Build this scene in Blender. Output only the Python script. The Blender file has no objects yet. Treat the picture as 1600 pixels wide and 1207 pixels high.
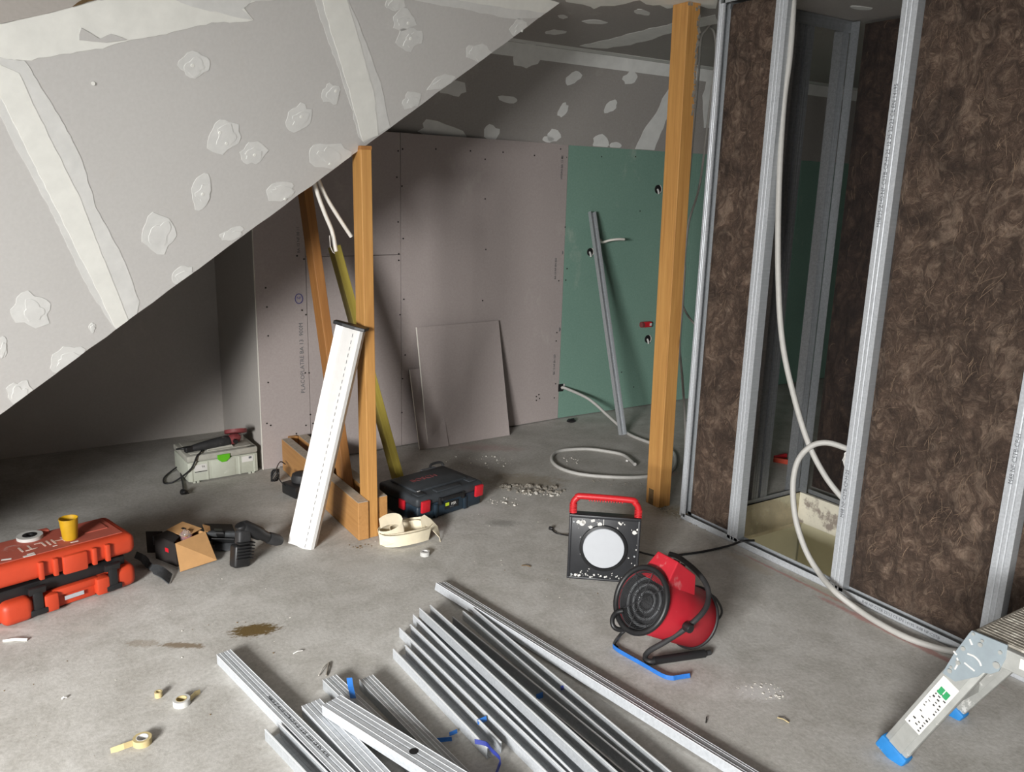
import bpy, bmesh, math, random
import numpy as np
from mathutils import Vector, Matrix, Euler, noise
rnd = random.Random(7)
SC = bpy.context.scene
COL = SC.collection
PI = math.pi
# ---------------------------------------------------------------- camera
FPX, CX, CY, H = 1283.5, 800.0, 603.5, 1.6
yaw, pit, rol = [math.radians(a) for a in (32.915, 13.266, 1.529)]
fw = Vector((math.sin(yaw)*math.cos(pit), math.cos(yaw)*math.cos(pit), -math.sin(pit)))
r0 = Vector((math.cos(yaw), -math.sin(yaw), 0)); u0 = r0.cross(fw)
rt = r0*math.cos(rol) + u0*math.sin(rol); up = -r0*math.sin(rol) + u0*math.cos(rol)
EYE = Vector((0, 0, H))
cam = bpy.data.objects.new('camera', bpy.data.cameras.new('camera'))
COL.objects.link(cam); SC.camera = cam
cam.data.sensor_width = 36; cam.data.lens = 36*FPX/1600
cam.data.clip_start = .05
cam.matrix_world = Matrix(((rt.x, up.x, -fw.x, 0), (rt.y, up.y, -fw.y, 0), (rt.z, up.z, -fw.z, H), (0, 0, 0, 1)))
# ---------------------------------------------------------------- light
SC.view_settings.view_transform = 'Standard'; SC.view_settings.look = 'None'
SC.view_settings.gamma = 1; SC.view_settings.use_curve_mapping = False
SC.view_settings.exposure = 0.12
w = bpy.data.worlds.new('world'); SC.world = w; w.use_nodes = True
w.node_tree.nodes['Background'].inputs[0].default_value = (.80, .88, 1, 1)
w.node_tree.nodes['Background'].inputs[1].default_value = 1.0
def area(name, loc, target, sx, sy, power, col):
    l = bpy.data.lights.new(name, 'AREA'); l.shape = 'RECTANGLE'; l.size = sx; l.size_y = sy
    l.energy = power; l.color = col
    o = bpy.data.objects.new(name, l); COL.objects.link(o); o.location = loc
    o.rotation_euler = (Vector(target)-Vector(loc)).to_track_quat('-Z', 'Y').to_euler()
    return o
area('window_light', (-4.0, -1.8, 2.2), (1.0, 2.6, 1.0), 1.7, 1.4, 1200, (1, .992, .975))
area('stud_wall_fill', (-2.5, -.1, 1.6), (2.9, 1.3, 1.3), 1.0, .9, 30, (.97, .99, 1))  # fill lamp added inside the window to brighten the stud wall
area('stairwell_fill', (3.3, 1.6, -1.3), (3.4, 2.6, -.7), .5, .5, 4.5, (1, .98, .92))  # unseen lamp added below, standing in for daylight from the lower floor

# ---------------------------------------------------------------- pixel <-> space (lays things on real planes)
def ray(x, y): return fw + rt*((x-CX)/FPX) - up*((y-CY)/FPX)
def fl(x, y, h=0.0): v = ray(x, y); return EYE + v*((h-H)/v.z)
def onX(x, y, a): v = ray(x, y); return EYE + v*(a/v.x)
def onY(x, y, a): v = ray(x, y); return EYE + v*(a/v.y)
def onP(x, y, P0, n): v = ray(x, y); return EYE + v*((P0-EYE).dot(n)/v.dot(n))
def D(x, y, t): return EYE + ray(x, y)*t

# ---------------------------------------------------------------- materials
def hexc(s, a=1.0):
    c = [int(s[i:i+2], 16)/255 for i in (0, 2, 4)]
    return tuple(((v/12.92) if v <= .04045 else ((v+.055)/1.055)**2.4) for v in c) + (a,)
class NT:
    def __init__(s, name):
        s.m = bpy.data.materials.new(name); s.m.use_nodes = True; s.t = s.m.node_tree
        s.b = s.t.nodes['Principled BSDF']
    def n(s, typ, **k):
        o = s.t.nodes.new(typ)
        for a, v in k.items():
            if a.startswith('i_'):
                key = a[2:]; key = int(key) if key.isdigit() else key.replace('_', ' ')
                o.inputs[key].default_value = v
            else: setattr(o, a, v)
        return o
    def l(s, a, b): s.t.links.new(a, b)
    def mix(s, fac, a, b, blend='MIX'):
        x = s.n('ShaderNodeMix', data_type='RGBA', blend_type=blend)
        for sock, v in ((x.inputs[0], fac), (x.inputs[6], a), (x.inputs[7], b)):
            if hasattr(v, 'links') or isinstance(v, bpy.types.NodeSocket): s.l(v, sock)
            else: sock.default_value = v
        return x.outputs[2]
    def ramp(s, fac, pts):
        r = s.n('ShaderNodeValToRGB'); e = r.color_ramp.elements
        while len(e) < len(pts): e.new(.5)
        for i, (p, c) in enumerate(pts):
            e[i].position = p; e[i].color = c if len(c) == 4 else tuple(c)+(1,)
        s.l(fac, r.inputs[0]); return r.outputs[0]
    def noise(s, scale, detail=4, rough=.55, vec=None, dist=0):
        x = s.n('ShaderNodeTexNoise'); x.inputs['Scale'].default_value = scale
        x.inputs['Detail'].default_value = detail; x.inputs['Roughness'].default_value = rough
        x.inputs['Distortion'].default_value = dist
        if vec is not None: s.l(vec, x.inputs['Vector'])
        return x.outputs[0]
    def coord(s, scale=(1, 1, 1), rot=(0, 0, 0), obj=True):
        c = s.n('ShaderNodeTexCoord'); m = s.n('ShaderNodeMapping')
        m.inputs['Scale'].default_value = scale; m.inputs['Rotation'].default_value = rot
        s.l(c.outputs['Object'], m.inputs[0]); return m.outputs[0]
    def math(s, op, a, b=None, clamp=False):
        x = s.n('ShaderNodeMath', operation=op, use_clamp=clamp)
        for sock, v in ((x.inputs[0], a), (x.inputs[1], b)):
            if v is None: continue
            if isinstance(v, bpy.types.NodeSocket): s.l(v, sock)
            else: sock.default_value = v
        return x.outputs[0]
    def bump(s, h, strength=.3, dist=.01):
        b = s.n('ShaderNodeBump'); b.inputs['Strength'].default_value = strength
        b.inputs['Distance'].default_value = dist; s.l(h, b.inputs['Height']); s.l(b.outputs[0], s.b.inputs['Normal'])
    def col(s, c): s.l(c, s.b.inputs['Base Color'])
def plain(name, c, rough=.6, metal=0, var=.12, scale=30, bump=0.0, dirt=None):
    t = NT(name); v = t.coord(); c = hexc(c) if isinstance(c, str) else c
    nz = t.noise(scale, 4, .6, v)
    dk = tuple(x*(1-var) for x in c[:3])+(1,); lt = tuple(min(1, x*(1+var)) for x in c[:3])+(1,)
    out = t.ramp(nz, [(.3, dk), (.7, lt)])
    if dirt:
        dc, amt, sc = dirt
        d = t.noise(sc, 6, .7, v)
        out = t.mix(t.ramp(d, [(amt, (0, 0, 0)), (amt+.07, (1, 1, 1))]), out, hexc(dc))
    t.col(out); t.b.inputs['Roughness'].default_value = rough; t.b.inputs['Metallic'].default_value = metal
    if bump: t.bump(nz, bump, .005)
    return t.m
def board_mat(name, c, c2, var=.05):
    t = NT(name); v = t.coord()
    a = t.noise(1.6, 4, .6, v); b = t.noise(90, 2, .5, v)
    x = t.mix(a, hexc(c), hexc(c2)); x = t.mix(.03, x, t.ramp(b, [(.3, (0, 0, 0)), (.7, (1, 1, 1))]))
    sm = t.ramp(t.noise(3.2, 6, .7, t.coord((1, 1, .6))), [(.60, (0, 0, 0)), (.75, (.35, .35, .35))])
    x = t.mix(sm, x, hexc('c9c4bd'))
    t.col(x); t.b.inputs['Roughness'].default_value = .85; t.bump(b, .05, .002); return t.m
def wood_mat(name, c1, c2, axis=2, c3='5a3010'):
    t = NT(name); sc = [34, 34, 34]; sc[axis] = 1.6
    v = t.coord(tuple(sc)); n = t.noise(1.0, 5, .65, v, .6)
    sc2 = [90, 90, 90]; sc2[axis] = 2.5
    n2 = t.noise(1.0, 3, .6, t.coord(tuple(sc2)))
    x = t.ramp(n, [(.25, hexc(c2)), (.5, hexc(c1)), (.8, hexc(c2))])
    x = t.mix(.4, x, t.ramp(n2, [(.3, hexc(c2)), (.7, hexc(c1))]))
    sk = [7, 7, 7]; sk[axis] = 2.6
    k = t.n('ShaderNodeTexVoronoi'); k.inputs['Scale'].default_value = 1.0; t.l(t.coord(tuple(sk)), k.inputs['Vector'])
    x = t.mix(t.ramp(k.outputs['Distance'], [(.05, (1, 1, 1)), (.16, (0, 0, 0))]), x, hexc(c3))
    t.col(x); t.b.inputs['Roughness'].default_value = .55; t.bump(n, .15, .003); return t.m
def wool_mat(name, dark='2c1f18', mid='6a5547', light='b8a08b'):
    t = NT(name); v = t.coord()
    wv = t.n('ShaderNodeTexNoise'); wv.inputs['Scale'].default_value = 5; wv.inputs['Detail'].default_value = 3; t.l(v, wv.inputs['Vector'])
    ad = t.n('ShaderNodeVectorMath', operation='MULTIPLY_ADD'); t.l(wv.outputs['Color'], ad.inputs[0]); ad.inputs[1].default_value = (.55, .55, .55); t.l(v, ad.inputs[2])
    mp = t.n('ShaderNodeMapping'); mp.inputs['Scale'].default_value = (8, 8, 3.4); t.l(ad.outputs[0], mp.inputs[0])
    n1 = t.noise(1.5, 9, .72, mp.outputs[0], .9)
    n2 = t.noise(5, 7, .7, v, .5)
    mp2 = t.n('ShaderNodeMapping'); mp2.inputs['Scale'].default_value = (90, 90, 22); t.l(ad.outputs[0], mp2.inputs[0])
    n3 = t.noise(1.6, 5, .75, mp2.outputs[0], 1.2)
    x = t.ramp(n1, [(.32, hexc(dark)), (.5, hexc(mid)), (.68, hexc(light))])
    y = t.ramp(n3, [(.32, hexc(dark)), (.52, hexc(mid)), (.72, hexc(light))])
    x = t.mix(.38, x, y)
    x = t.mix(t.ramp(n2, [(.42, (0, 0, 0)), (.62, (.65, .65, .65))]), x, hexc(dark))
    t.col(x); t.b.inputs['Roughness'].default_value = .9
    hsum = t.math('ADD', n1, t.math('MULTIPLY', n3, .5)); t.bump(hsum, .9, .03); return t.m
def zinc(name, c='a9acae', rough=.38, metal=.75):
    t = NT(name); v = t.coord((1, 40, 40)); n = t.noise(3, 4, .6, v); n2 = t.noise(60, 3, .6, t.coord())
    cc = hexc(c); dk = tuple(x*.8 for x in cc[:3])+(1,)
    x = t.ramp(n, [(.3, dk), (.7, cc)]); x = t.mix(.06, x, t.ramp(n2, [(.35, (.2, .2, .22)), (.65, (.8, .8, .82))]))
    t.col(x); t.b.inputs['Metallic'].default_value = metal; t.b.inputs['Roughness'].default_value = rough
    t.bump(n, .05, .001); return t.m
M = {}
M['board'] = board_mat('plasterboard_grey', 'b9b3ac', 'aea8a3')
M['board_back'] = board_mat('plasterboard_shade_darkened', 'a19c97', '98938f')  # same board, colour lowered to paint shade onto ceiling and back slope
M['slope'] = board_mat('plasterboard_slope_lightened', 'cfcdca', 'c7c5c2')  # same board, colour raised to paint extra light onto the front slope
M['unseen_wall'] = plain('dark_unseen_wall', '5a5651', .95, var=.15, scale=4)  # unseen walls, coloured dark to cut bounced light
M['pink'] = board_mat('plasterboard_pink_grey', 'ada29e', 'a29794')
M['green'] = board_mat('plasterboard_green', '7a9c8c', '6d9082')
M['filler'] = plain('joint_filler', 'eeeee8', .8, var=.05, scale=14, bump=.15)
M['filler2'] = plain('joint_filler_thin', 'dededb', .8, var=.06, scale=16, bump=.15)
M['gypsum'] = plain('gypsum_core', 'e2ded4', .9, var=.05)
M['wood'] = wood_mat('timber_honey', 'c49354', '9c6a36')
M['wood_x'] = wood_mat('timber_beam', 'b58650', '9a6c3c', axis=1)
M['wood_yellow'] = wood_mat('timber_olive_yellow', 'b3a24a', '978430')
M['wood_brown'] = wood_mat('timber_brown', 'a8743f', '83552c')
M['dust_wood'] = plain('dusty_timber_top', 'b0a494', .9, var=.15, scale=60, bump=.3)
M['wool'] = wool_mat('mineral_wool')
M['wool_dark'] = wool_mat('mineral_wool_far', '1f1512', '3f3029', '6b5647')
M['fibre'] = plain('wool_fibre', '86705c', .9, var=.3, scale=12)
M['zinc'] = zinc('galvanised_steel', 'b4b8bb', .42, .35); M['zinc_light'] = zinc('galvanised_steel_light', 'c0c4c8', .45, .25); M['zinc_glint'] = plain('painted_edge_highlight', 'eceef0', .35, .1, var=.03)  # the last, near-white one paints highlights on profile edges
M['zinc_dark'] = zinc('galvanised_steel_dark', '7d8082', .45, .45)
M['ink'] = plain('black_ink', '2b2b2b', .8, var=.05)
M['ink_grey'] = plain('grey_ink', '5d5f63', .8, var=.05)
M['ink_blue'] = plain('blue_ink', '56548a', .8, var=.05)
M['screw'] = plain('screw_head', '1c1b1a', .5, var=.05)
M['conduit'] = plain('grey_conduit', 'b4b2ad', .55, var=.05, scale=40)
M['conduit_white'] = plain('white_conduit', 'd9d4cc', .5, var=.05)
M['black'] = plain('black_plastic', '1d1d1e', .45, var=.15, scale=40)
M['black_dusty'] = plain('dusty_black_plastic', '2a2a2b', .6, var=.3, scale=22, dirt=('6d6a66', .68, 9))
M['black_splat'] = plain('black_plastic_paint_splattered', '232427', .45, var=.2, scale=15, dirt=('d5d4d2', .655, 24))
M['pale'] = plain('worn_pale_print', 'cdb3a6', .8, var=.2, scale=60)
M['red'] = plain('red_plastic', 'c0202c', .4, var=.08, dirt=('d8a0a0', .72, 14))
M['red_splat'] = plain('red_handle_plastic', 'bd2026', .4, var=.1, dirt=('e4c8c0', .66, 30))
M['red_metal'] = plain('red_painted_metal_dusty', 'b3202e', .45, var=.12, scale=6, dirt=('bb6a6c', .60, 5))
M['orange'] = plain('orange_red_plastic', 'bb3f22', .5, var=.08, scale=9)
M['orange_dusty'] = plain('dusty_orange_top', 'a85242', .7, var=.12, scale=9, dirt=('b8938a', .60, 5))
M['yellow'] = plain('yellow_plastic', 'b58c14', .5, var=.08)
M['kraft'] = plain('brown_cardboard', 'b58a5a', .85, var=.06)
M['darkcard'] = plain('black_cardboard', '26211f', .7, var=.15)
M['fabric'] = plain('charcoal_fabric', '3c3e40', .95, var=.25, scale=45, bump=.4)
M['white'] = plain('white_lacquer', 'cfcdca', .35, var=.03)
M['cream'] = plain('cream_webbing', 'e6dbc0', .8, var=.06, bump=.2)
M['caseblue'] = plain('dark_blue_grey_plastic', '22313d', .5, var=.25, scale=18, dirt=('596168', .70, 12))
M['casetop'] = plain('charcoal_case_lid', '34383c', .6, var=.25, scale=18, dirt=('6a6a6a', .66, 12))
M['systainer'] = plain('pale_grey_green_plastic', 'b9bcae', .5, var=.05, dirt=('d8d8d2', .68, 8))
M['systainer_top'] = plain('dusty_grey_lid', 'a5a399', .7, var=.12)
M['latchgreen'] = plain('bright_green_plastic', '5cb01e', .45, var=.05)
M['mark_green'] = plain('printed_green', '2c8f58', .6, var=.04)
M['lime'] = plain('lime_sticker', 'b6c92c', .6, var=.05)
M['paper'] = plain('white_paper_label', 'd3d1cc', .7, var=.04)
M['bluetape'] = plain('blue_plastic_strip', '2668b4', .5, var=.15, scale=40)
M['navytape'] = plain('dark_blue_plastic_strip', '24307a', .5, var=.15)
M['bluecap'] = plain('blue_rubber_cap', '2577b8', .5, var=.1, dirt=('dfe6ea', .64, 34))
M['alu'] = plain('paint_spattered_aluminium', 'a9aaa6', .5, .35, var=.12, scale=20, dirt=('dddcd8', .60, 22))
M['aluplate'] = plain('grey_hinge_plate', '95a0a6', .5, .3, var=.08, scale=20, dirt=('e2e2df', .66, 26))
M['platform'] = plain('dried_plaster_on_tread', '9b958a', .85, var=.25, scale=50, bump=.5, dirt=('c9c5ba', .56, 18))
M['cream_wall'] = plain('cream_painted_wall', 'c4bea2', .85, var=.06, scale=5)
M['beige_rim'] = plain('rough_beige_render', 'b5a98c', .9, var=.2, scale=9, bump=.5, dirt=('ccc6a8', .52, 6))
M['rim_white'] = plain('white_render_with_bare_concrete', 'd5d0c0', .9, var=.08, scale=9, bump=.3, dirt=('8f857c', .54, 5))
M['amber'] = plain('amber_box', 'c29a55', .5)
M['rubble'] = plain('plaster_rubble', 'c2beb5', .9, var=.25, scale=90)
M['grit'] = plain('grey_grit', '837d73', .9, var=.35, scale=90)
M['brown_bit'] = plain('brown_debris', '6a5436', .9, var=.3)
M['lens'] = plain('frosted_diffuser', 'b4b7bb', .45, var=.02)
M['grille'] = plain('dark_grille', '3a3a3c', .5, .4, var=.25, scale=30)
M['element'] = plain('heater_interior', '4a4b4c', .5, .5, var=.3, scale=30)
M['tan'] = plain('tan_tape', 'b4a377', .7, var=.1)
M['white_tape'] = plain('white_tape', 'bdbcb8', .5, var=.04)
M['chalk'] = plain('pink_chalk_dust', 'b59692', .95, var=.15, scale=20)
M['darkred'] = plain('dark_red_dusty_plastic', '7e3a3c', .6, var=.2)
def stucco(): pass
def glassy():
    t = NT('clear_blister_plastic'); t.b.inputs['Base Color'].default_value = (.9, .85, .85, 1)
    t.b.inputs['Transmission Weight'].default_value = .85; t.b.inputs['Roughness'].default_value = .12; return t.m
M['clear'] = glassy()
def floor_mat():
    t = NT('concrete_screed'); v = t.coord()
    a = t.noise(.9, 6, .62, v, .3); b = t.noise(5.5, 8, .7, v, .4); c = t.noise(70, 4, .7, v)
    x = t.ramp(a, [(.3, hexc('a5a19a')), (.52, hexc('bebbb5')), (.72, hexc('d0cdc8'))])
    x = t.mix(t.ramp(b, [(.38, (.55, .55, .55)), (.6, (0, 0, 0))]), x, hexc('928d83'))
    x = t.mix(t.ramp(b, [(.62, (0, 0, 0)), (.8, (.45, .45, .45))]), x, hexc('cbc8c2'))
    x = t.mix(.16, x, t.ramp(c, [(.3, (.05, .05, .05)), (.7, (.9, .9, .88))]))
    sp = t.noise(150, 2, .5, v)
    x = t.mix(t.ramp(sp, [(.725, (0, 0, 0)), (.75, (.7, .7, .7))]), x, hexc('e0deda'))
    sp2 = t.noise(115, 2, .5, t.coord((1.1, .9, 1), (0, 0, 1)))
    x = t.mix(t.ramp(sp2, [(.74, (0, 0, 0)), (.76, (.7, .7, .7))]), x, hexc('4c4740'))
    # stains with a shape of their own, each at its place on the slab
    geo = t.n('ShaderNodeTexCoord'); sep = t.n('ShaderNodeSeparateXYZ'); t.l(geo.outputs['Object'], sep.inputs[0])
    ed = t.noise(13, 6, .75, v); edf = t.noise(38, 5, .8, t.coord((1, 2.2, 1)))
    def stain(px, py, rx, ry, ang, colr, strength=1.0, soft=.35, fine=False):
        nonlocal x
        p = fl(px, py); ca, sa = math.cos(ang), math.sin(ang)
        dx = t.math('SUBTRACT', sep.outputs[0], p.x); dy = t.math('SUBTRACT', sep.outputs[1], p.y)
        a1 = t.math('ADD', t.math('MULTIPLY', dx, ca/rx), t.math('MULTIPLY', dy, sa/rx))
        b1 = t.math('ADD', t.math('MULTIPLY', dx, -sa/ry), t.math('MULTIPLY', dy, ca/ry))
        rr = t.math('SQRT', t.math('ADD', t.math('MULTIPLY', a1, a1), t.math('MULTIPLY', b1, b1)))
        rr = t.math('ADD', rr, t.math('MULTIPLY', t.math('SUBTRACT', edf if fine else ed, .5), 2.4 if fine else 2.0))
        f = t.ramp(rr, [(max(0, 1-soft), (strength,)*3), (1.0, (0, 0, 0))])
        x = t.mix(f, x, hexc(colr))
    yw = -yaw
    stain(398, 985, .095, .05, yw+.25, '5f4c25', 1, .25, True)
    stain(285, 1009, .09, .022, yw, '7a6a55', .9, .35, True)
    stain(222, 1006, .07, .03, yw, '8d8374', .6, .4, True)
    stain(815, 752, .30, .16, yw, '8f8676', .8, .6)
    stain(755, 700, .33, .10, yw, 'ac9490', .6, .7)
    stain(735, 795, .22, .10, yw, 'c4c2bd', .8, .6)
    stain(785, 818, .10, .05, yw, '8b8984', .7, .6, True)
    stain(1187, 1083, .10, .06, yw, 'd0cecb', .9, .5, True)
    stain(560, 885, .28, .06, yw, 'bdbab4', .5, .6)
    stain(1290, 925, .25, .05, PI/2, 'a29a86', .6, .6)
    stain(1170, 880, .18, .05, PI/2, 'b0a28e', .5, .6)
    stain(1395, 990, .42, .022, PI/2, 'ae807a', .8, .5)
    stain(1240, 905, .4, .012, PI/2, 'b1766f', .6, .5)
    stain(1060, 800, .20, .10, yw, 'a19a88', .8, .6, True)
    stain(1040, 740, .10, .05, yw, 'b5928c', .6, .6)
    stain(20, 985, .08, .02, yw, 'd2d0cc', .6, .5)
    stain(140, 983, .11, .04, yw, 'bdb9b2', .6, .6)
    t.col(x); t.b.inputs['Roughness'].default_value = .8
    t.bump(t.math('ADD', b, t.math('MULTIPLY', c, .35)), .22, .01); return t.m
M['floor'] = floor_mat()

# ---------------------------------------------------------------- mesh kit
def rotm(v): return Euler(v).to_matrix().to_4x4()
def frame(o, xa, ya, za):
    m = Matrix.Identity(4)
    for i, a in enumerate((xa, ya, za)):
        a = Vector(a)
        for j in range(3): m[j][i] = a[j]
    m.translation = Vector(o); return m
class MB:
    def __init__(s): s.bm = bmesh.new()
    def box(s, c, sz, rot=(0, 0, 0), bev=0, seg=2, mat=None, taper=None):
        r = bmesh.ops.create_cube(s.bm, size=1); vs = r['verts']
        for v in vs:
            if taper and v.co.z > 0: v.co.x *= taper[0]; v.co.y *= taper[1]
            v.co = Vector((v.co.x*sz[0], v.co.y*sz[1], v.co.z*sz[2]))
        if bev:
            es = list({e for v in vs for e in v.link_edges})
            r = bmesh.ops.bevel(s.bm, geom=es, offset=bev, segments=seg, affect='EDGES', profile=.5)
            vs = list({v for f in r['faces'] for v in f.verts} | {v for v in vs if v.is_valid})
        m = Matrix.Translation(Vector(c)) @ rotm(rot)
        if mat is not None: m = mat @ m
        bmesh.ops.transform(s.bm, matrix=m, verts=vs); return s
    def cyl(s, c, r, h, axis=(0, 0, 1), seg=28, r2=None, bev=0):
        q = bmesh.ops.create_cone(s.bm, cap_ends=True, segments=seg, radius1=r, radius2=r if r2 is None else r2, depth=h)
        vs = q['verts']
        if bev:
            es = [e for e in {e for v in vs for e in v.link_edges} if abs(e.verts[0].co.z-e.verts[1].co.z) < 1e-6]
            q = bmesh.ops.bevel(s.bm, geom=es, offset=bev, segments=2, affect='EDGES', profile=.5)
            vs = list({v for f in q['faces'] for v in f.verts} | {v for v in vs if v.is_valid})
        m = Matrix.Translation(Vector(c)) @ Vector(axis).to_track_quat('Z', 'Y').to_matrix().to_4x4()
        bmesh.ops.transform(s.bm, matrix=m, verts=vs); return s
    def tube(s, pts, r, seg=10, closed=False, smooth=0, flat=None):
        P = [Vector(p) for p in pts]
        if smooth: P = spline(P, smooth, closed)
        n = len(P); rings = []; prev = None
        for i, p in enumerate(P):
            if closed: t = (P[(i+1) % n]-P[i-1])
            else: t = (P[min(i+1, n-1)]-P[max(i-1, 0)])
            t = t.normalized() if t.length else Vector((0, 0, 1))
            if prev is None:
                a = Vector((0, 0, 1)) if abs(t.z) < .9 else Vector((1, 0, 0)); x = t.cross(a).normalized()
            else:
                x = (prev - t*prev.dot(t)).normalized()
            prev = x; y = t.cross(x)
            rr = r(i/(n-1)) if callable(r) else r
            rings.append([s.bm.verts.new(p + (x*math.cos(2*PI*k/seg) + y*math.sin(2*PI*k/seg))*rr) for k in range(seg)])
        m = n if closed else n-1
        for i in range(m):
            A, B = rings[i], rings[(i+1) % n]
            for k in range(seg): s.bm.faces.new((A[k], A[(k+1) % seg], B[(k+1) % seg], B[k]))
        if not closed: s.bm.faces.new(rings[0][::-1]); s.bm.faces.new(rings[-1])
        return s
    def poly(s, pts, off):
        """closed slab: polygon pts pushed along vector off"""
        P = [Vector(p) for p in pts]; off = Vector(off)
        a = [s.bm.verts.new(p) for p in P]; b = [s.bm.verts.new(p+off) for p in P]; n = len(P)
        s.bm.faces.new(a[::-1]); s.bm.faces.new(b)
        for i in range(n): s.bm.faces.new((a[i], a[(i+1) % n], b[(i+1) % n], b[i]))
        return s
    def ribbon(s, pts, wvec, th=.001):
        """strip along pts, width vector wvec (or list), thin thickness along local normal"""
        P = [Vector(p) for p in pts]; n = len(P); W = wvec if isinstance(wvec, list) else [Vector(wvec)]*n
        rows = []
        for i, p in enumerate(P):
            t = (P[min(i+1, n-1)]-P[max(i-1, 0)]).normalized(); nn = t.cross(W[i]).normalized()*th
            rows.append([s.bm.verts.new(q) for q in (p-W[i]/2, p+W[i]/2, p+W[i]/2+nn, p-W[i]/2+nn)])
        for i in range(n-1):
            for k in range(4): s.bm.faces.new((rows[i][k], rows[i][(k+1) % 4], rows[i+1][(k+1) % 4], rows[i+1][k]))
        s.bm.faces.new(rows[0][::-1]); s.bm.faces.new(rows[-1]); return s
    def extr(s, sec, L, mat=None, closed=True):
        """extrude closed section (y,z) list along +x by L"""
        a = [Vector((0, y, z)) for y, z in sec]; b = [Vector((L, y, z)) for y, z in sec]
        if mat is not None: a = [mat @ v for v in a]; b = [mat @ v for v in b]
        A = [s.bm.verts.new(v) for v in a]; B = [s.bm.verts.new(v) for v in b]; n = len(A)
        for i in range(n): s.bm.faces.new((A[i], A[(i+1) % n], B[(i+1) % n], B[i]))
        s.bm.faces.new(A[::-1]); s.bm.faces.new(B); return s
    def lathe(s, prof, c=(0, 0, 0), axis=(0, 0, 1), seg=32, mat=None):
        rings = []
        m = mat if mat is not None else Matrix.Translation(Vector(c)) @ Vector(axis).to_track_quat('Z', 'Y').to_matrix().to_4x4()
        for r, z in prof:
            rings.append([s.bm.verts.new(m @ Vector((max(r, 1e-5)*math.cos(2*PI*k/seg), max(r, 1e-5)*math.sin(2*PI*k/seg), z))) for k in range(seg)])
        for A, B in zip(rings, rings[1:]):
            for k in range(seg): s.bm.faces.new((A[k], A[(k+1) % seg], B[(k+1) % seg], B[k]))
        if prof[0][0] < 1e-3 and prof[-1][0] < 1e-3: s.bm.faces.new(rings[0][::-1]); s.bm.faces.new(rings[-1])
        else:
            A, B = rings[-1], rings[0]
            for k in range(seg): s.bm.faces.new((A[k], A[(k+1) % seg], B[(k+1) % seg], B[k]))
        return s
def spline(P, k, closed=False):
    out = []; n = len(P)
    for i in range(n if closed else n-1):
        if closed: a, b, c, d = P[i-1], P[i], P[(i+1) % n], P[(i+2) % n]
        else: a, b, c, d = P[max(i-1, 0)], P[i], P[i+1], P[min(i+2, n-1)]
        for j in range(k):
            t = j/k
            out.append(.5*((2*b)+(c-a)*t+(2*a-5*b+4*c-d)*t*t+(3*b-a-3*c+d)*t**3))
    if not closed: out.append(P[-1])
    return out
def obj(name, mb, mat, parent=None, smooth=False, kind=None, loc=None, bevel=0, label=None):
    """link mb as ONE mesh object. Verts are in the parent's frame (or world)."""
    bm = mb.bm if isinstance(mb, MB) else mb
    bmesh.ops.recalc_face_normals(bm, faces=bm.faces[:])
    me = bpy.data.meshes.new(name); bm.to_mesh(me); bm.free()
    me.materials.append(M[mat] if isinstance(mat, str) else mat)
    if smooth:
        me.shade_smooth()
        try: me.set_sharp_from_angle(angle=math.radians(38))
        except Exception: pass
    o = bpy.data.objects.new(name, me); COL.objects.link(o)
    if parent is not None: o.parent = parent
    if loc is not None: o.location = loc
    if bevel:
        b = o.modifiers.new('bevel', 'BEVEL'); b.width = bevel; b.segments = 2; b.limit_method = 'ANGLE'
    if kind: o['kind'] = kind
    if label: o['label'] = label
    return o
def thing(name, label, cat, loc=(0, 0, 0), rot=(0, 0, 0), group=None):
    o = bpy.data.objects.new(name, None); COL.objects.link(o); o.location = loc; o.rotation_euler = rot
    o['label'] = label; o['category'] = cat; o.empty_display_size = .05
    if group: o['group'] = group
    return o
def tag(o, label, cat, group=None, kind=None):
    o['label'] = label; o['category'] = cat
    if group: o['group'] = group
    if kind: o['kind'] = kind
    return o
def recentre(o):
    """put a single-mesh thing's origin at the bottom middle of its mesh"""
    me = o.data; n = len(me.vertices); a = np.empty(n*3); me.vertices.foreach_get('co', a); a = a.reshape(-1, 3)
    c = Vector(((a[:, 0].min()+a[:, 0].max())/2, (a[:, 1].min()+a[:, 1].max())/2, a[:, 2].min()))
    me.transform(Matrix.Translation(-c)); o.location = o.location + c; return o
def solo(name, mb, mat, label, cat, group=None, smooth=False, kind=None, bevel=0):
    return recentre(tag(obj(name, mb, mat, None, smooth, bevel=bevel), label, cat, group, kind))
def wpart(name, mb, mat, root, **k):
    """mb holds world coordinates; make it a child of root"""
    o = obj(name, mb, mat, None, **k)
    rm = Matrix.Translation(root.location) @ root.rotation_euler.to_matrix().to_4x4()
    o.data.transform(rm.inverted()); o.parent = root; return o
def wpart2(name, mb, mat, par, **k):
    o = obj(name, mb, mat, None, **k); root = par.parent
    m = (Matrix.Translation(root.location) @ root.rotation_euler.to_matrix().to_4x4()) if root else Matrix()
    m = m @ Matrix.Translation(par.location) @ par.rotation_euler.to_matrix().to_4x4()
    o.data.transform(m.inverted()); o.parent = par; return o
def text_bm(body, size, mat, depth=.0004, align='CENTER'):
    c = bpy.data.curves.new('t', 'FONT'); c.body = body; c.size = size; c.extrude = depth; c.align_x = align; c.align_y = 'CENTER'
    c.resolution_u = 2
    o = bpy.data.objects.new('t', c); me = bpy.data.meshes.new_from_object(o)
    bm = bmesh.new(); bm.from_mesh(me); bm.transform(mat)
    bpy.data.objects.remove(o); bpy.data.meshes.remove(me); bpy.data.curves.remove(c)
    m = MB(); m.bm.free(); m.bm = bm; return m
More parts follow.
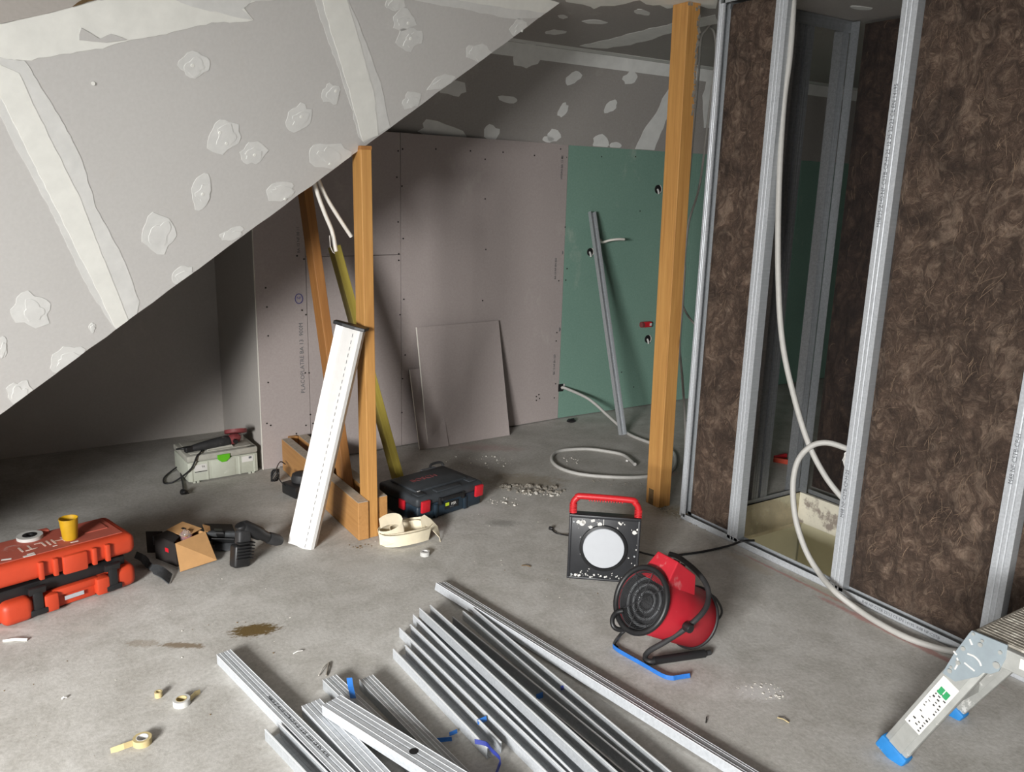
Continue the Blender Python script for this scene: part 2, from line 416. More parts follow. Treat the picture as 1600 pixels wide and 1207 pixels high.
def struct(name, mb, mat, parent=None, **k):
    o = obj(name, mb, mat, parent, **k)
    if parent is None: o['kind'] = 'structure'
    return o

# ================================================================ SETTING
HC = 2.47; XW = 2.88; XH = 3.77; YH = 2.78; YA = 5.45
def YP(x): return 4.545 + .055*(x-1.25)       # pink wall line
YG = 4.665
# floor slab with the stair opening
m = MB()
def slab(x0, x1, y0, y1, z0, z1): m.box(((x0+x1)/2, (y0+y1)/2, (z0+z1)/2), (x1-x0, y1-y0, z1-z0))
slab(-3.2, XW+.055, -2.6, 5.6, -.18, 0); slab(XW+.055, 6.6, YH, 5.6, -.18, 0); slab(XH, 6.6, -2.6, YH, -.18, 0); slab(XW+.055, XH, -2.6, .6, -.18, 0)
struct('floor', m, 'floor')
# ceiling
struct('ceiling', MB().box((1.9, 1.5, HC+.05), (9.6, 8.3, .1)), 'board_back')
# dark sloping ceiling above the back wall
nS = Vector((0, -(HC-1.92), -.27)).normalized()
P0S = Vector((0, 4.66, 1.92))
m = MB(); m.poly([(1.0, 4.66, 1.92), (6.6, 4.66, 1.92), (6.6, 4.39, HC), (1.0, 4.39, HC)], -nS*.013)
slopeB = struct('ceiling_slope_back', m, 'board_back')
# alcove beyond
struct('wall_alcove', MB().box((-.9, YA+.05, 1.25), (4.5, .1, 2.5)), 'board')
struct('wall_return', MB().box((1.30, (YA+YP(1.3))/2+.006, 1.25), (.10, YA-YP(1.3)-.01, 2.5)), 'board')
# back wall: individual boards
wb = bpy.data.objects.new('wall_back', None); COL.objects.link(wb); wb['kind'] = 'structure'
def wallboard(x0, x1, z0, z1, yf, mat, edge=.0015, lab=None):
    mm = MB(); a, b = x0+edge, x1-edge
    mm.poly([(a, yf(a), z0+edge), (b, yf(b), z0+edge), (b, yf(b), z1-edge), (a, yf(a), z1-edge)], (0, .0125, 0))
    o = obj('plasterboard', mm, mat, wb, bevel=.001)
    if lab: o['label'] = lab
    return o
sx1 = onY(479, 450, 4.56).x; sx2 = onY(626, 450, 4.6).x; sx3 = 3.425
hs = onY(550, 400, 4.58).z
wallboard(1.25, sx1, .005, 2.1, YP, 'pink'); wallboard(sx1, sx2, .005, hs, YP, 'pink'); wallboard(sx1, sx2, hs, 1.925, YP, 'pink')
wallboard(sx2, sx3, .005, 1.925, YP, 'pink')
for x0, x1 in ((sx3, 4.63), (4.63, 5.83), (5.83, 6.6)):
    wallboard(x0, x1, .005, 1.925, lambda x: YG, 'green', lab='green moisture-resistant plasterboard')
obj('backing', MB().box((3.98, YG+.045, 1.25), (5.3, .05, 2.5)), 'ink_grey', wb)
# gypsum edge of the return corner
obj('corner_edge', MB().box((1.2485, YP(1.25)+.006, 1.05), (.003, .013, 2.09)), 'gypsum', wb)
# screws in the boards (px)
scr = [(415,450),(417,480),(419,525),(419,598),(417,662),(423,665),(472,485),(478,492),(477,583),(483,583),(485,648),(489,662),(478,665),(463,678),(464,400),(475,405),
       (622,236),(629,233),(620,277),(628,291),(622,347),(630,373),(623,397),(623,407),(631,468),(625,492),(633,555),(629,592),(628,645),(681,233),(735,236),(786,238),(835,243),(758,249),(758,311),(759,390),(754,470),(838,620),(842,617),(838,626),(843,623),(876,233),(878,247),(870,520),(869,533),(873,439),(868,600),(866,622)]
m = MB()
for x, y in scr:
    p = onY(x, y, 4.58); 
    for _ in range(3): p = onY(x, y, YP(p.x) if p.x < sx3 else YG)
    m.cyl((p.x, p.y-.0005, p.z), .0052, .0016, (0, 1, 0), 8)
for x, y in [(885,246),(882,286),(940,245),(993,245),(971,582),(990,605),(883,355),(886,420),(884,438),(1000,330)]:
    p = onY(x, y, YG); m.cyl((p.x, p.y-.0005, p.z), .005, .0016, (0, 1, 0), 8)
s_ = obj('screw_head', m, 'screw', wb); s_['kind'] = 'stuff'
# printing on boards
def wtext(body, size, x, y, mat, horiz=False):
    p = onY(x, y, 4.58); yy = YP(p.x) if p.x < sx3 else YG
    p = onY(x, y, yy)
    q = frame((p.x, yy-.0008, p.z), (0, 0, -1), (1, .0, 0), (0, -1, 0)) if not horiz else frame((p.x, yy-.0008, p.z), (1, 0, 0), (0, 0, 1), (0, -1, 0))
    if not horiz: q = frame((p.x, yy-.0008, p.z), (0, 0, 1), (-1, 0, 0), (0, -1, 0))
    return obj('printed_text', text_bm(body, size, q), mat, wb)
wtext('PLACOPLATRE BA 13  900M', .034, 472, 560, 'ink_grey'); wtext('BA 13 NF 08 11', .022, 466, 375, 'ink_grey')
wtext('NF', .022, 467, 466, 'ink_blue', True); wtext('NF 13 12 08', .02, 515, 399, 'ink_grey', True)
wtext('HYDRO BA 13 CE', .02, 878, 262, 'ink_grey'); wtext('BA 13 NF EN 520', .02, 868, 420, 'ink_grey'); wtext('BA 13 NF EN 520', .02, 866, 570, 'ink_grey')
m = MB(); p = onY(467, 467, YP(1.5)); m.tube([(p.x+.022*math.cos(a/12*2*PI), p.y-.001, p.z+.028*math.sin(a/12*2*PI)) for a in range(12)], .003, 5, True)
obj('printed_ring', m, 'ink_blue', wb)
for (x, y, mt) in ((874, 320, 'ink_blue'), (877, 395, 'ink_grey'), (873, 515, 'ink_grey')):
    p = onY(x, y, YG); obj('printed_dot', MB().cyl((p.x, p.y-.001, p.z), .016, .001, (0, 1, 0), 16), mt, wb)
# cut-outs for sockets with pipe ends
def cutout(x, y, r, mat='black'):
    p = onY(x, y, YG); mm = MB(); mm.lathe([(r, 0), (r, .003), (r*.92, .003), (r*.9, -.03), (0.001, -.03)], (p.x, p.y-.001, p.z), (0, -1, 0), 20)
    return p
# ---- bright slope
Ed = Vector((1, 0, .706)).normalized(); P1 = Vector((1.41, 3.40, 1.765))
wdn = Ed.cross(Vector((0, -1, 0)));  wdn = -wdn if wdn.z > 0 else wdn
ph = math.radians(30)
nB = (Vector((0, -1, 0))*math.cos(ph) + wdn*math.sin(ph)).normalized()
hB = nB.cross(Vector((0, 0, 1))).normalized(); hB = -hB if hB.x > 0 else hB
def eAt(z): return P1 + Ed*((z-P1.z)/Ed.z)
eT, eB = eAt(HC), eAt(0.0)
m = MB()
edge = [eB.lerp(eT, i/60) for i in range(61)]
jag = []
perp = nB.cross(Ed)
for i, p in enumerate(edge):
    jag.append(p + perp*(noise.noise(Vector((i*.7, 0, 3)))*.006 if 0 < i < 60 else 0))
m.poly(jag + [eT+hB*4.5, eB+hB*2.4], -nB*.013)
slopeA = struct('ceiling_slope_front', m, 'slope')
m = MB()
m.poly([p-nB*.0132 for p in (eB, eT, eT+hB*.3-Vector((0,0,0)), eB+hB*.3)], -nB*.045)
obj('edge_batten', m, 'darkcard', slopeA)
def clip(pts, P0, n):
    pls = [(P1, IN1)] if P0 is P1 else [(Vector((0, 0, 1.9225)), Vector((0, 0, 1)))] if P0 is P0S else []
    for c, d in pls:
        out = []
        for i in range(len(pts)):
            a, b = pts[i-1], pts[i]; fa, fb = (a-c).dot(d)-.002, (b-c).dot(d)-.002
            if (fa < 0) != (fb < 0): out.append(a.lerp(b, fa/(fa-fb)))
            if fb >= 0: out.append(b)
        pts = out
    return pts
IN1 = nB.cross(Ed).normalized()
if IN1.dot(hB) < 0: IN1 = -IN1
def patch_poly(name, pix, P0, n, mat, parent, th=.0012, jit=0.0, sub=0):
    pts = []
    N = len(pix)
    for i in range(N):
        a, b = pix[i], pix[(i+1) % N]
        L = math.hypot(b[0]-a[0], b[1]-a[1]); k = max(1, int(L/9)) if sub else 1
        for j in range(k):
            t = j/k; x = a[0]+(b[0]-a[0])*t; y = a[1]+(b[1]-a[1])*t
            if jit: x += rnd.uniform(-jit, jit); y += rnd.uniform(-jit, jit)
            pts.append(onP(x, y, P0, n))
    pts = clip(pts, P0, n)
    mm = MB(); mm.poly([p+n*.0003 for p in pts], n*th); return obj(name, mm, mat, parent)
def blob(cx, cy, rx, ry, rot, P0, n, mat, parent, k=18, am=.22, name='filler_patch'):
    pix = []; s = rnd.uniform(0, 100); sh = rnd.uniform(0, 6)
    for i in range(k):
        a = 2*PI*i/k; q = 1+am*noise.noise(Vector((math.cos(a)*1.6+s, math.sin(a)*1.6, s)))*1.8 + (am*.35*rnd.uniform(-1, 1))
        x, y = rx*q*math.cos(a), ry*q*math.sin(a)
        pix.append((cx+x*math.cos(rot)-y*math.sin(rot), cy+x*math.sin(rot)+y*math.cos(rot)))
    return patch_poly(name, pix, P0, n, mat, parent)
LP = [(303,102,24,20,-.3),(350,212,22,28,.5),(394,240,20,17,-.5),(315,300,15,26,.25),(247,362,26,30,.2),(468,184,22,18,-.9),(518,146,14,17,0),(513,242,31,20,.1),(440,298,25,15,-.2),(362,366,22,10,-.4),(285,430,20,12,-.5),
      (50,484,30,28,0),(104,562,28,18,-.5),(31,615,20,20,0),(3,545,8,18,0),(615,4,15,13,0),(631,32,18,16,-.3),(641,60,20,18,-.6),(690,128,22,9,-.5),(643,157,15,13,-.6),(747,83,20,14,.2),(812,45,14,15,.3),(144,512,5,7,0)]
jj = 0
for (x, y, a, b, r) in LP:
    blob(x, y, a, b, r, P1, nB, 'filler2', slopeA)
    jj += 1
    blob(x+a*.1, y+b*.1, a*.62, b*.6, r+.3, P1, nB+nB*0, 'filler2', slopeA, am=.3).location = nB*.0012
m = MB()
for x, y in [(470,182),(524,142),(343,207),(353,224),(397,242),(316,303),(300,102),(145,130),(637,36),(641,60),(815,48),(445,311),(515,256)]:
    p = onP(x, y, P1, nB); m.cyl(p+nB*.003, .006, .002, nB, 8)
so = obj('filler_dimple', m, 'filler', slopeA); so['kind'] = 'stuff'
def band(pix, parent=slopeA, P0=P1, n=nB, mat='filler', jit=1.2, off=0, nm='joint_band'):
    o = patch_poly(nm, pix, P0, n, mat, parent, jit=jit, sub=1); o.location = n*off; return o
band([(-30,85),(38,95),(90,86),(160,75),(205,62),(250,55),(330,36),(395,32),(380,10),(430,-12),(150,0),(75,20),(-30,45)])
band([(395,32),(378,14),(392,2),(470,-2),(470,-30),(200,-30),(300,10)], off=.0004, mat='filler2')
band([(38,95),(92,180),(126,245),(140,290),(150,325),(175,370),(195,410),(217,470),(214,490),(180,514),(140,455),(80,330),(30,240),(-5,170),(-30,130),(-30,85)], mat='filler2')
band([(30,115),(60,180),(125,310),(160,400),(200,500),(182,516),(150,450),(60,270),(8,165),(-25,110),(0,100)], off=.0012, jit=.8)
band([(489,-10),(504,40),(530,110),(548,165),(560,215),(570,222),(608,198),(600,150),(588,110),(565,50),(540,-10)], mat='filler2')
band([(500,-10),(520,60),(545,140),(566,220),(590,212),(585,150),(560,60),(538,-10)], off=.0012, jit=.8)
band([(640,-2),(700,10),(760,22),(800,30),(848,28),(890,-12),(640,-20)], mat='filler2')
band([(690,-5),(740,4),(800,14),(862,20),(890,-12),(690,-14)], off=.0012)
band([(123,53),(126,43),(140,51),(155,60),(172,52),(198,61),(165,66),(123,62)], mat='slope', off=.0026, jit=.3, nm='bare_patch')
# board area above the top joint reads as its own sheet
band([(-40,45),(75,20),(150,0),(190,-20),(-40,-20)], mat='board', off=.0018, jit=0, nm='upper_board')
band([(112,10),(135,2),(160,-4),(178,-8),(140,-10)], mat='brown_bit', off=.0032, jit=1, nm='brown_stain')
# ---- patches on the dark slope and the flat ceiling
nC = Vector((0, 0, -1)); P0C = Vector((0, 0, HC))
BP = [(822,86,22,22,.2),(707,137,22,14,.3),(688,205,36,16,.2),(768,208,13,13,0),(793,155,14,6,.1),(896,122,15,9,-.6),(880,172,12,7,-1),(985,122,12,9,-.5),(955,166,13,7,-.8),(866,212,11,10,-.6),(938,221,13,12,0),(961,228,9,6,0),(856,217,10,5,0)]
for (x, y, a, b, r) in BP: blob(x, y, a, b, r, P0S, nS, 'filler2', slopeB, k=14)
nm_ = 'joint_band'
band([(1052,128),(1040,145),(1025,175),(1005,205),(991,234),(1022,236),(1040,190),(1062,150)], slopeB, P0S, nS, 'filler2', 1)
band([(1105,120),(1098,150),(1100,200),(1112,200),(1118,150),(1125,118)], slopeB, P0S, nS, 'filler2', 1)
# horizontal joint: exact line of the fold, built in space
m = MB(); m.poly([(2.3, 4.39+.037, HC-.076), (6.4, 4.39+.037, HC-.076), (6.4, 4.392, HC-.003), (2.3, 4.392, HC-.003)], nS*.002)
obj('joint_band', m, 'filler2', slopeB)
ceil = bpy.data.objects['ceiling']
m = MB(); m.box((4.35, 4.345, HC-.001), (4.1, .085, .002)); obj('joint_band', m, 'filler2', ceil)
band([(905,72),(970,56),(1050,36),(1117,24),(1122,36),(1055,50),(985,70),(940,76)], ceil, P0C, nC, 'filler2', 1)
band([(885,2),(930,12),(950,10),(1000,2),(1040,12),(1080,8),(1120,14),(1120,-10),(880,-14)], ceil, P0C, nC, 'filler', 2.5)
for (x, y, a, b, r) in [(930,34,19,3,.05),(866,50,16,4,-.05),(1002,19,12,4,.2),(880,26,8,3,0),(1345,12,18,3,.1)]: blob(x, y, a, b, r, P0C, nC, 'filler2', ceil, k=12)
# ---- room shell behind the camera
m = MB()
for z0, z1, y0, y1 in ((0, .8, -2.6, 5.5), (1.99, 2.5, -2.6, 5.5), (.8, 1.99, -2.6, -2.1), (.8, 1.99, .5, 5.5)):
    m.box((-2.62, (y0+y1)/2, (z0+z1)/2), (.1, y1-y0, z1-z0))
struct('wall_left', m, 'unseen_wall')
m = MB()
for y in (-2.08, -.8, .48): m.box((-2.62, y, 1.395), (.07, .05, 1.19))
for z in (.82, 1.97): m.box((-2.62, -.8, z), (.07, 2.6, .04))
struct('window_1', m, 'white')
m = MB()
for z0, z1, x0, x1 in ((0, 1.15, -2.7, 6.6), (2.25, 2.5, -2.7, 6.6), (1.15, 2.25, -2.7, .05), (1.15, 2.25, .95, 6.6)):
    m.box(((x0+x1)/2, -2.55, (z0+z1)/2), (x1-x0, .1, z1-z0))
struct('wall_rear', m, 'unseen_wall')
struct('wall_right', MB().box((6.55, 1.5, 1.25), (.1, 8.2, 2.5)), 'board')
# ---- stairwell below the floor
m = MB(); m.box(((XW+XH)/2+.03, YH+.02, -.10), (XH-XW, .04, .2)); struct('trim_1', m, 'beige_rim')
m = MB(); m.box((XH-.0, (YH+.6)/2, -.085), (.04, YH-.6, .17)); struct('trim_2', m, 'rim_white')
struct('wall_stair_back', MB().box((3.35, YH+.07, -1.3), (1.1, .06, 2.2)), 'cream_wall')
struct('wall_stair_right', MB().box((XH+.08, 1.6, -1.27), (.06, 2.4, 2.2)), 'cream_wall')
struct('wall_stair_left', MB().box((XW+.0, 1.6, -1.29), (.06, 2.4, 2.2)), 'cream_wall')
struct('wall_stair_front', MB().box((3.35, .55, -1.29), (1.1, .06, 2.2)), 'cream_wall')
struct('floor_lower', MB().box((3.35, 1.6, -2.4), (1.2, 2.6, .05)), 'floor')
# ledge visible in the stair opening
p = onX(1172, 830, 3.0)
solo('switch_box', MB().box((3.30, YH+.025, -.235), (.035, .03, .07), bev=.004).box((3.335, YH+.025, -.235), (.012, .034, .08)), 'amber',
     'small amber box at the left end of the cream stair opening wall', 'box')

# ================================================================ METAL STUDS
def csec(wd=.048, fl_=.036, lip=.006, th=.0012, grooves=True):
    """C profile outline, web at z=0, flanges up"""
    h = wd/2; o = [(-h+lip, fl_), (-h, fl_), (-h, 0)]
    if grooves: o += [(-h*.62, 0), (-h*.55, .0018), (-h*.48, 0), (-.003, 0), (0, .0018), (.003, 0), (h*.48, 0), (h*.55, .0018), (h*.62, 0)]
    o += [(h, 0), (h, fl_), (h-lip, fl_)]
    if not lip: o = o[1:-1]
    n = len(o); inner = []
    for i, (y, z) in enumerate(o):
        inner.append((y - th*(1 if y > h-1e-6 else -1 if y < -h+1e-6 else 0), (z - th if z >= fl_-1e-6 and lip else z) if z > .003 else z+th))
    if lip:
        inner[0] = (o[0][0], fl_-th); inner[-1] = (o[-1][0], fl_-th)
    return o + inner[::-1]
def stud_parts(L, wd=.048, fl_=.036, lip=.006, holes=(), text=None, tface='web'):
    pass
def vstud(y, x=XW, L=HC-.03, z=.015, wd=.05, fl_=.048, lean=(0, 0), text=None, label='', dark=False, mirror=1, group=None, name='metal_stud'):
    """upright stud: web runs in X (across the wall), front flange faces -X; built in local frame, z up"""
    t = thing(name, label, 'stud', (x, y, z), (0, 0, 0), group)
    t.rotation_euler = (lean[0], lean[1], 0)
    m = MB(); th = .0012
    # front flange (faces -X) with two long grooves
    w2 = fl_
    ys = [0, .30*w2, .36*w2, .42*w2, .58*w2, .64*w2, .70*w2, w2]
    xs = [0, 0, .0016, 0, 0, .0016, 0, 0]
    pts = [(xx, mirror*yy) for xx, yy in zip(xs, ys)]
    sec = pts + [(th+xx, yy) for xx, yy in pts[::-1]]
    def ex(sec):
        A = [m.bm.verts.new((a, b, 0)) for a, b in sec]; B = [m.bm.verts.new((a, b, L)) for a, b in sec]; n = len(A)
        for i in range(n): m.bm.faces.new((A[i], A[(i+1) % n], B[(i+1) % n], B[i]))
        m.bm.faces.new(A[::-1]); m.bm.faces.new(B)
    ex(sec)
    obj('front_flange', m, 'zinc_light' if not dark else 'zinc_dark', t)
    m = MB(); ex([(0.0012, 0), (wd, 0), (wd, mirror*th), (.0012, mirror*th)]); obj('web', m, 'zinc' if not dark else 'zinc_dark', t)
    m = MB(); ex([(wd-th, 0), (wd, 0), (wd, mirror*fl_), (wd-th, mirror*fl_)]); obj('rear_flange', m, 'zinc' if not dark else 'zinc_dark', t)
    m = MB(); ex([(th, mirror*(w2-th)), (.007, mirror*(w2-th)), (.007, mirror*w2), (th, mirror*w2)]); obj('lip', m, 'zinc_light' if not dark else 'zinc_dark', t)
    if text:
        for zz, body, off in text:
            q = frame((-.0006, mirror*w2*off, zz), (0, 0, 1), (0, 1, 0), (-1, 0, 0))
            obj('printed_text', text_bm(body, .021, q, .0002), 'ink_grey', t)
    return t
# floor + head track of the partition
t = thing('floor_track', 'galvanised floor track of the stud partition, screwed along the concrete slab', 'track', (XW, 1.0, 0))
m = MB(); m.box((.025, 0, .0012), (.05, 3.66, .0012)); obj('base', m, 'zinc', t)
m = MB(); m.box((.0006, 0, .015), (.0012, 3.66, .03)); obj('flange', m, 'zinc_light', t); m = MB(); m.box((.0494, 0, .015), (.0012, 3.66, .03)); obj('flange', m, 'zinc', t)
q = frame((-.0004, .62, .016), (0, -1, 0), (0, 0, 1), (-1, 0, 0)); obj('printed_text', text_bm('R48 NF-CSTB 22/23 CE EN 14195  R48 NF-CSTB', .016, q, .0002), 'ink_grey', t)
t = thing('head_track', 'galvanised head track of the stud partition under the ceiling', 'track', (XW, 1.0, HC-.032))
m = MB(); m.box((.025, 0, .03), (.05, 3.66, .0012)); obj('base', m, 'zinc', t); obj('flange', MB().box((.0006, 0, .015), (.0012, 3.66, .03)), 'zinc', t)
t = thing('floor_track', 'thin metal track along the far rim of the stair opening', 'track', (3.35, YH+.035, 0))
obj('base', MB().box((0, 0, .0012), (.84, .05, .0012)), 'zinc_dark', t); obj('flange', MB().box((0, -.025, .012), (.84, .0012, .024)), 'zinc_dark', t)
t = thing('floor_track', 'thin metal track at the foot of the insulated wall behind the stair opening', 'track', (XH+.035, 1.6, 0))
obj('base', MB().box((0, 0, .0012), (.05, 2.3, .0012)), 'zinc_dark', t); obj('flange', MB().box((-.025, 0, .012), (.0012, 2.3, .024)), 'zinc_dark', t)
TX = [(1.75, 'M48/35-Z140-NF-CSTB-CP-H-25 12 25 22/23 CE EN 14195', .72), (.42, 'M48 NF-CSTB-CP-H-25', .72)]
vstud(2.84, fl_=.036, wd=.05, mirror=-1, label='slim end stud of the partition beside the right-hand timber post', lean=(0, 0))
yB = (fl(1138, 842).y, fl(1162, 850).y)
vstud(2.455, fl_=.062, label='upright metal stud between the narrow wool panel and the open stair bay', lean=(.0, 0))
vstud(1.878, fl_=.062, text=TX, label='upright metal stud printed with black codes, between the open bay and the wide wool panel')
vstud(1.262, fl_=.062, text=[(.75, 'M48 NF-CSTB-CP-H', .7)], label='metal stud behind the step platform at the right edge of the picture')
vstud(.66, fl_=.062, label='metal stud out of view beyond the right-hand wool panel')
# studs of the stair enclosure behind (webs along X at y = YH)
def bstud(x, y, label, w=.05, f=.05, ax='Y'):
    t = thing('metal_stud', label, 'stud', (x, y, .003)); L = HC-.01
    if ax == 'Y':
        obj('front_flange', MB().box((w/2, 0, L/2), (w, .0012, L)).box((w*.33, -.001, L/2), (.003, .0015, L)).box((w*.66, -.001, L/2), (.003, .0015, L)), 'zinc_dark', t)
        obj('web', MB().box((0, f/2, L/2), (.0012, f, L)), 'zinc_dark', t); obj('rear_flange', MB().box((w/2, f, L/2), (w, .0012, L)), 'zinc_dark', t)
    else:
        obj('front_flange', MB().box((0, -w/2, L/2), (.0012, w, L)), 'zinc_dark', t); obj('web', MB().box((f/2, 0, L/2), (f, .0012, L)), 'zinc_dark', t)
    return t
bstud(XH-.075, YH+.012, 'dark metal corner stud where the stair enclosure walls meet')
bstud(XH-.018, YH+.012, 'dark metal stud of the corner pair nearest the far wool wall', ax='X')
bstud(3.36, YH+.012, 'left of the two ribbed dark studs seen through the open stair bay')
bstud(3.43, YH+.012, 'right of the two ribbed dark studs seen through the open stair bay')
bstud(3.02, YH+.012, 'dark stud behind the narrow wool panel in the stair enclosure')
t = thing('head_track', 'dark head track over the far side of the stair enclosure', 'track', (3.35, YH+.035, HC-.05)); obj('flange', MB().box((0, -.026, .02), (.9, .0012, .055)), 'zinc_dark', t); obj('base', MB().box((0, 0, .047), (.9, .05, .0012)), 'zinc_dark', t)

# ================================================================ INSULATION
def batt(name, x, y0, y1, z0, z1, label, mat, amp=.02, strands=900, thick=.045, sgn=-1):
    """mineral-wool panel, lumpy face towards sgn*X"""
    t = thing(name, label, 'insulation', (x, (y0+y1)/2, z0))
    ny = int((y1-y0)/.011); nz = int((z1-z0)/.014); m = MB(); g = []
    def hgt(y, z):
        v = Vector((y*5, z*2.2, x)); e = Vector((y*19, z*7, x+4)); f2 = Vector((y*55, z*22, x+9))
        h = noise.noise(v)*amp*.7 + noise.noise(e)*amp*.55 + noise.noise(f2)*amp*.3
        ey = min(y-y0, y1-y)/.03; ez = min(z-z0, z1-z)/.03
        return h*max(0, min(1, ey, ez)) - amp*.6*max(0, 1-min(ey, ez, 1))
    for i in range(ny+1):
        row = []
        for j in range(nz+1):
            y = y0+(y1-y0)*i/ny; z = z0+(z1-z0)*j/nz
            row.append(m.bm.verts.new((sgn*hgt(y, z), y-(y0+y1)/2, z-z0)))
        g.append(row)
    for i in range(ny):
        for j in range(nz): m.bm.faces.new((g[i][j], g[i+1][j], g[i+1][j+1], g[i][j+1]))
    # back and sides
    b = [m.bm.verts.new((-sgn*thick, yy, zz)) for yy, zz in (((y0-y1)/2, 0), ((y1-y0)/2, 0), ((y1-y0)/2, z1-z0), ((y0-y1)/2, z1-z0))]
    m.bm.faces.new(b)
    m.bm.faces.new([g[i][0] for i in range(ny+1)]+[b[1], b[0]]); m.bm.faces.new([g[i][nz] for i in range(ny+1)]+[b[2], b[3]])
    m.bm.faces.new([g[0][j] for j in range(nz+1)]+[b[3], b[0]]); m.bm.faces.new([g[ny][j] for j in range(nz+1)]+[b[2], b[1]])
    obj('wool_body', m, mat, t, smooth=True)
    # loose fibres on the face
    m = MB()
    for _ in range(strands):
        y = rnd.uniform(y0+.02, y1-.02); z = rnd.uniform(z0+.03, z1-.03); a = rnd.gauss(PI/2, .75); L = rnd.uniform(.02, .07); cv = rnd.uniform(-1.6, 1.6)
        pts = []
        for k in range(5):
            pts.append(Vector((sgn*(hgt(y, z)+.0015+.004*math.sin(k/4*PI)), y-(y0+y1)/2, z-z0)))
            y += math.cos(a)*L/4; z += math.sin(a)*L/4; a += cv/4
            y = min(max(y, y0+.005), y1-.005); z = min(max(z, z0+.005), z1-.005)
        wv = Vector((0, rnd.uniform(.0002, .0006), rnd.uniform(0, .0003)))
        vs = []
        for p in pts: vs.append((m.bm.verts.new(p-wv), m.bm.verts.new(p+wv)))
        for k in range(4): m.bm.faces.new((vs[k][0], vs[k][1], vs[k+1][1], vs[k+1][0]))
    o = obj('loose_fibre', m, 'fibre', t); o['kind'] = 'stuff'
    return t
batt('insulation_batt', XW+.022, 2.52, 2.80, .032, HC-.035, 'narrow brown mineral wool panel between the end stud and the second stud', 'wool', .026, 260, .03)
batt('insulation_batt', XW+.022, 1.327, 1.876, .032, HC-.035, 'wide brown mineral wool panel right of the open stair bay', 'wool', .030, 800, .03)
batt('insulation_batt', XW+.022, .725, 1.26, .032, HC-.035, 'brown mineral wool panel beyond the last stud, behind the step platform', 'wool', .028, 200, .03)
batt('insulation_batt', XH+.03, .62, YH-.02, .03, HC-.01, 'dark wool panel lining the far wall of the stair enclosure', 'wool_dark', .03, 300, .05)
# dust and grit along the track
# ================================================================ TIMBER
def timber(name, a, b, sec, xdir, mat, label, cat='post', jit=0):
    """timber from a to b (centres), section (w along xdir, d across)"""
    a, b = Vector(a), Vector(b); zx = (b-a).normalized(); xd = Vector(xdir); xd = (xd-zx*xd.dot(zx)).normalized(); yd = zx.cross(xd)
    t = thing(name, label, cat, a)
    R = frame((0, 0, 0), xd, yd, zx); t.rotation_euler = R.to_euler()
    return t, (b-a).length
def timber_body(t, L, w_, d_, mat, bev=.0025, name='body'):
    return obj(name, MB().box((0, 0, L/2), (w_, d_, L)), mat, t, bevel=bev)
# right post
t, L = timber('timber_post', (2.913, 3.037, 0), (2.873, 3.037, HC-.001), None, (1, 0, 0), 'wood', 'tall honey-coloured timber post standing at the end of the stud partition')
timber_body(t, L, .078, .102, 'wood')
obj('steel_shoe', MB().box((-.0402, .012, .045), (.002, .035, .085)).cyl((-.042, .012, .03), .006, .004, (1, 0, 0), 10), 'brown_bit', t, label='rusty brown steel plate with one bolt')
m = MB()
for k in range(16): m.box((.032+rnd.uniform(-.006, .006), -.0515, L-.06-k*.028), (.008+rnd.random()*.01, .002, .02+rnd.random()*.012), rot=(0, rnd.uniform(-.5, .5), 0))
for k in range(9): m.box((rnd.uniform(-.035, .035), -.0515*(1 if k % 2 else -.9), L-.008-rnd.random()*.02), (.012, .002, .014))
obj('plaster_smear', m, 'grit', t, kind='stuff')
# front post, sandwiched by two beams
pz = P1.z + (1.425-1.41)*.706
t, L = timber('timber_post', (1.427, 3.420, 0), (1.414, 3.412, 1.775), None, (1, 0, 0), 'wood', 'honey-coloured timber post under the edge of the bright sloping ceiling')
timber_body(t, L, .048, .098, 'wood')
obj('top_shim', MB().box((0, -.0, L-.008), (.05, .1, .016)), 'wood_brown', t)
# leaning brace
top = onX(474, 292, 1.427); bot = onX(545, 760, 1.427)
t, L = timber('timber_brace', (1.427, bot.y, .03), (1.427, top.y, top.z+.05), None, (1, 0, 0), 'wood', 'leaning brown timber brace set between the two low beams', 'brace')
timber_body(t, L, .046, .098, 'wood_brown')
# the low beams
for xx, lab, yn in ((1.374, 'left low timber beam with dusty top, clasping the front post', 3.36), (1.480, 'right low timber beam clasping the front post', 3.385)):
    t = thing('timber_beam', lab, 'beam', (xx, yn, 0))
    obj('body', MB().box((0, .57, .094), (.052, 1.14, .185)), 'wood_x', t, bevel=.003)
    obj('dusty_top', MB().box((0, .57, .1875), (.05, 1.135, .002)), 'dust_wood', t)
obj('end_block', MB().box((-.053, 1.05, .095), (.0, .0, .0)) if False else MB().box((-.053, 1.155, .0935), (.052, .03, .18)), 'wood_x', t, bevel=.002)
# yellow plank behind
a = fl(622, 752); top = onY(522, 385, 4.25)
t, L = timber('timber_plank', (a.x, a.y, .012), top, None, (1, 0, .2), 'wood', 'olive-yellow timber plank leaning behind the front post', 'plank')
timber_body(t, L, .045, .085, 'wood_yellow')

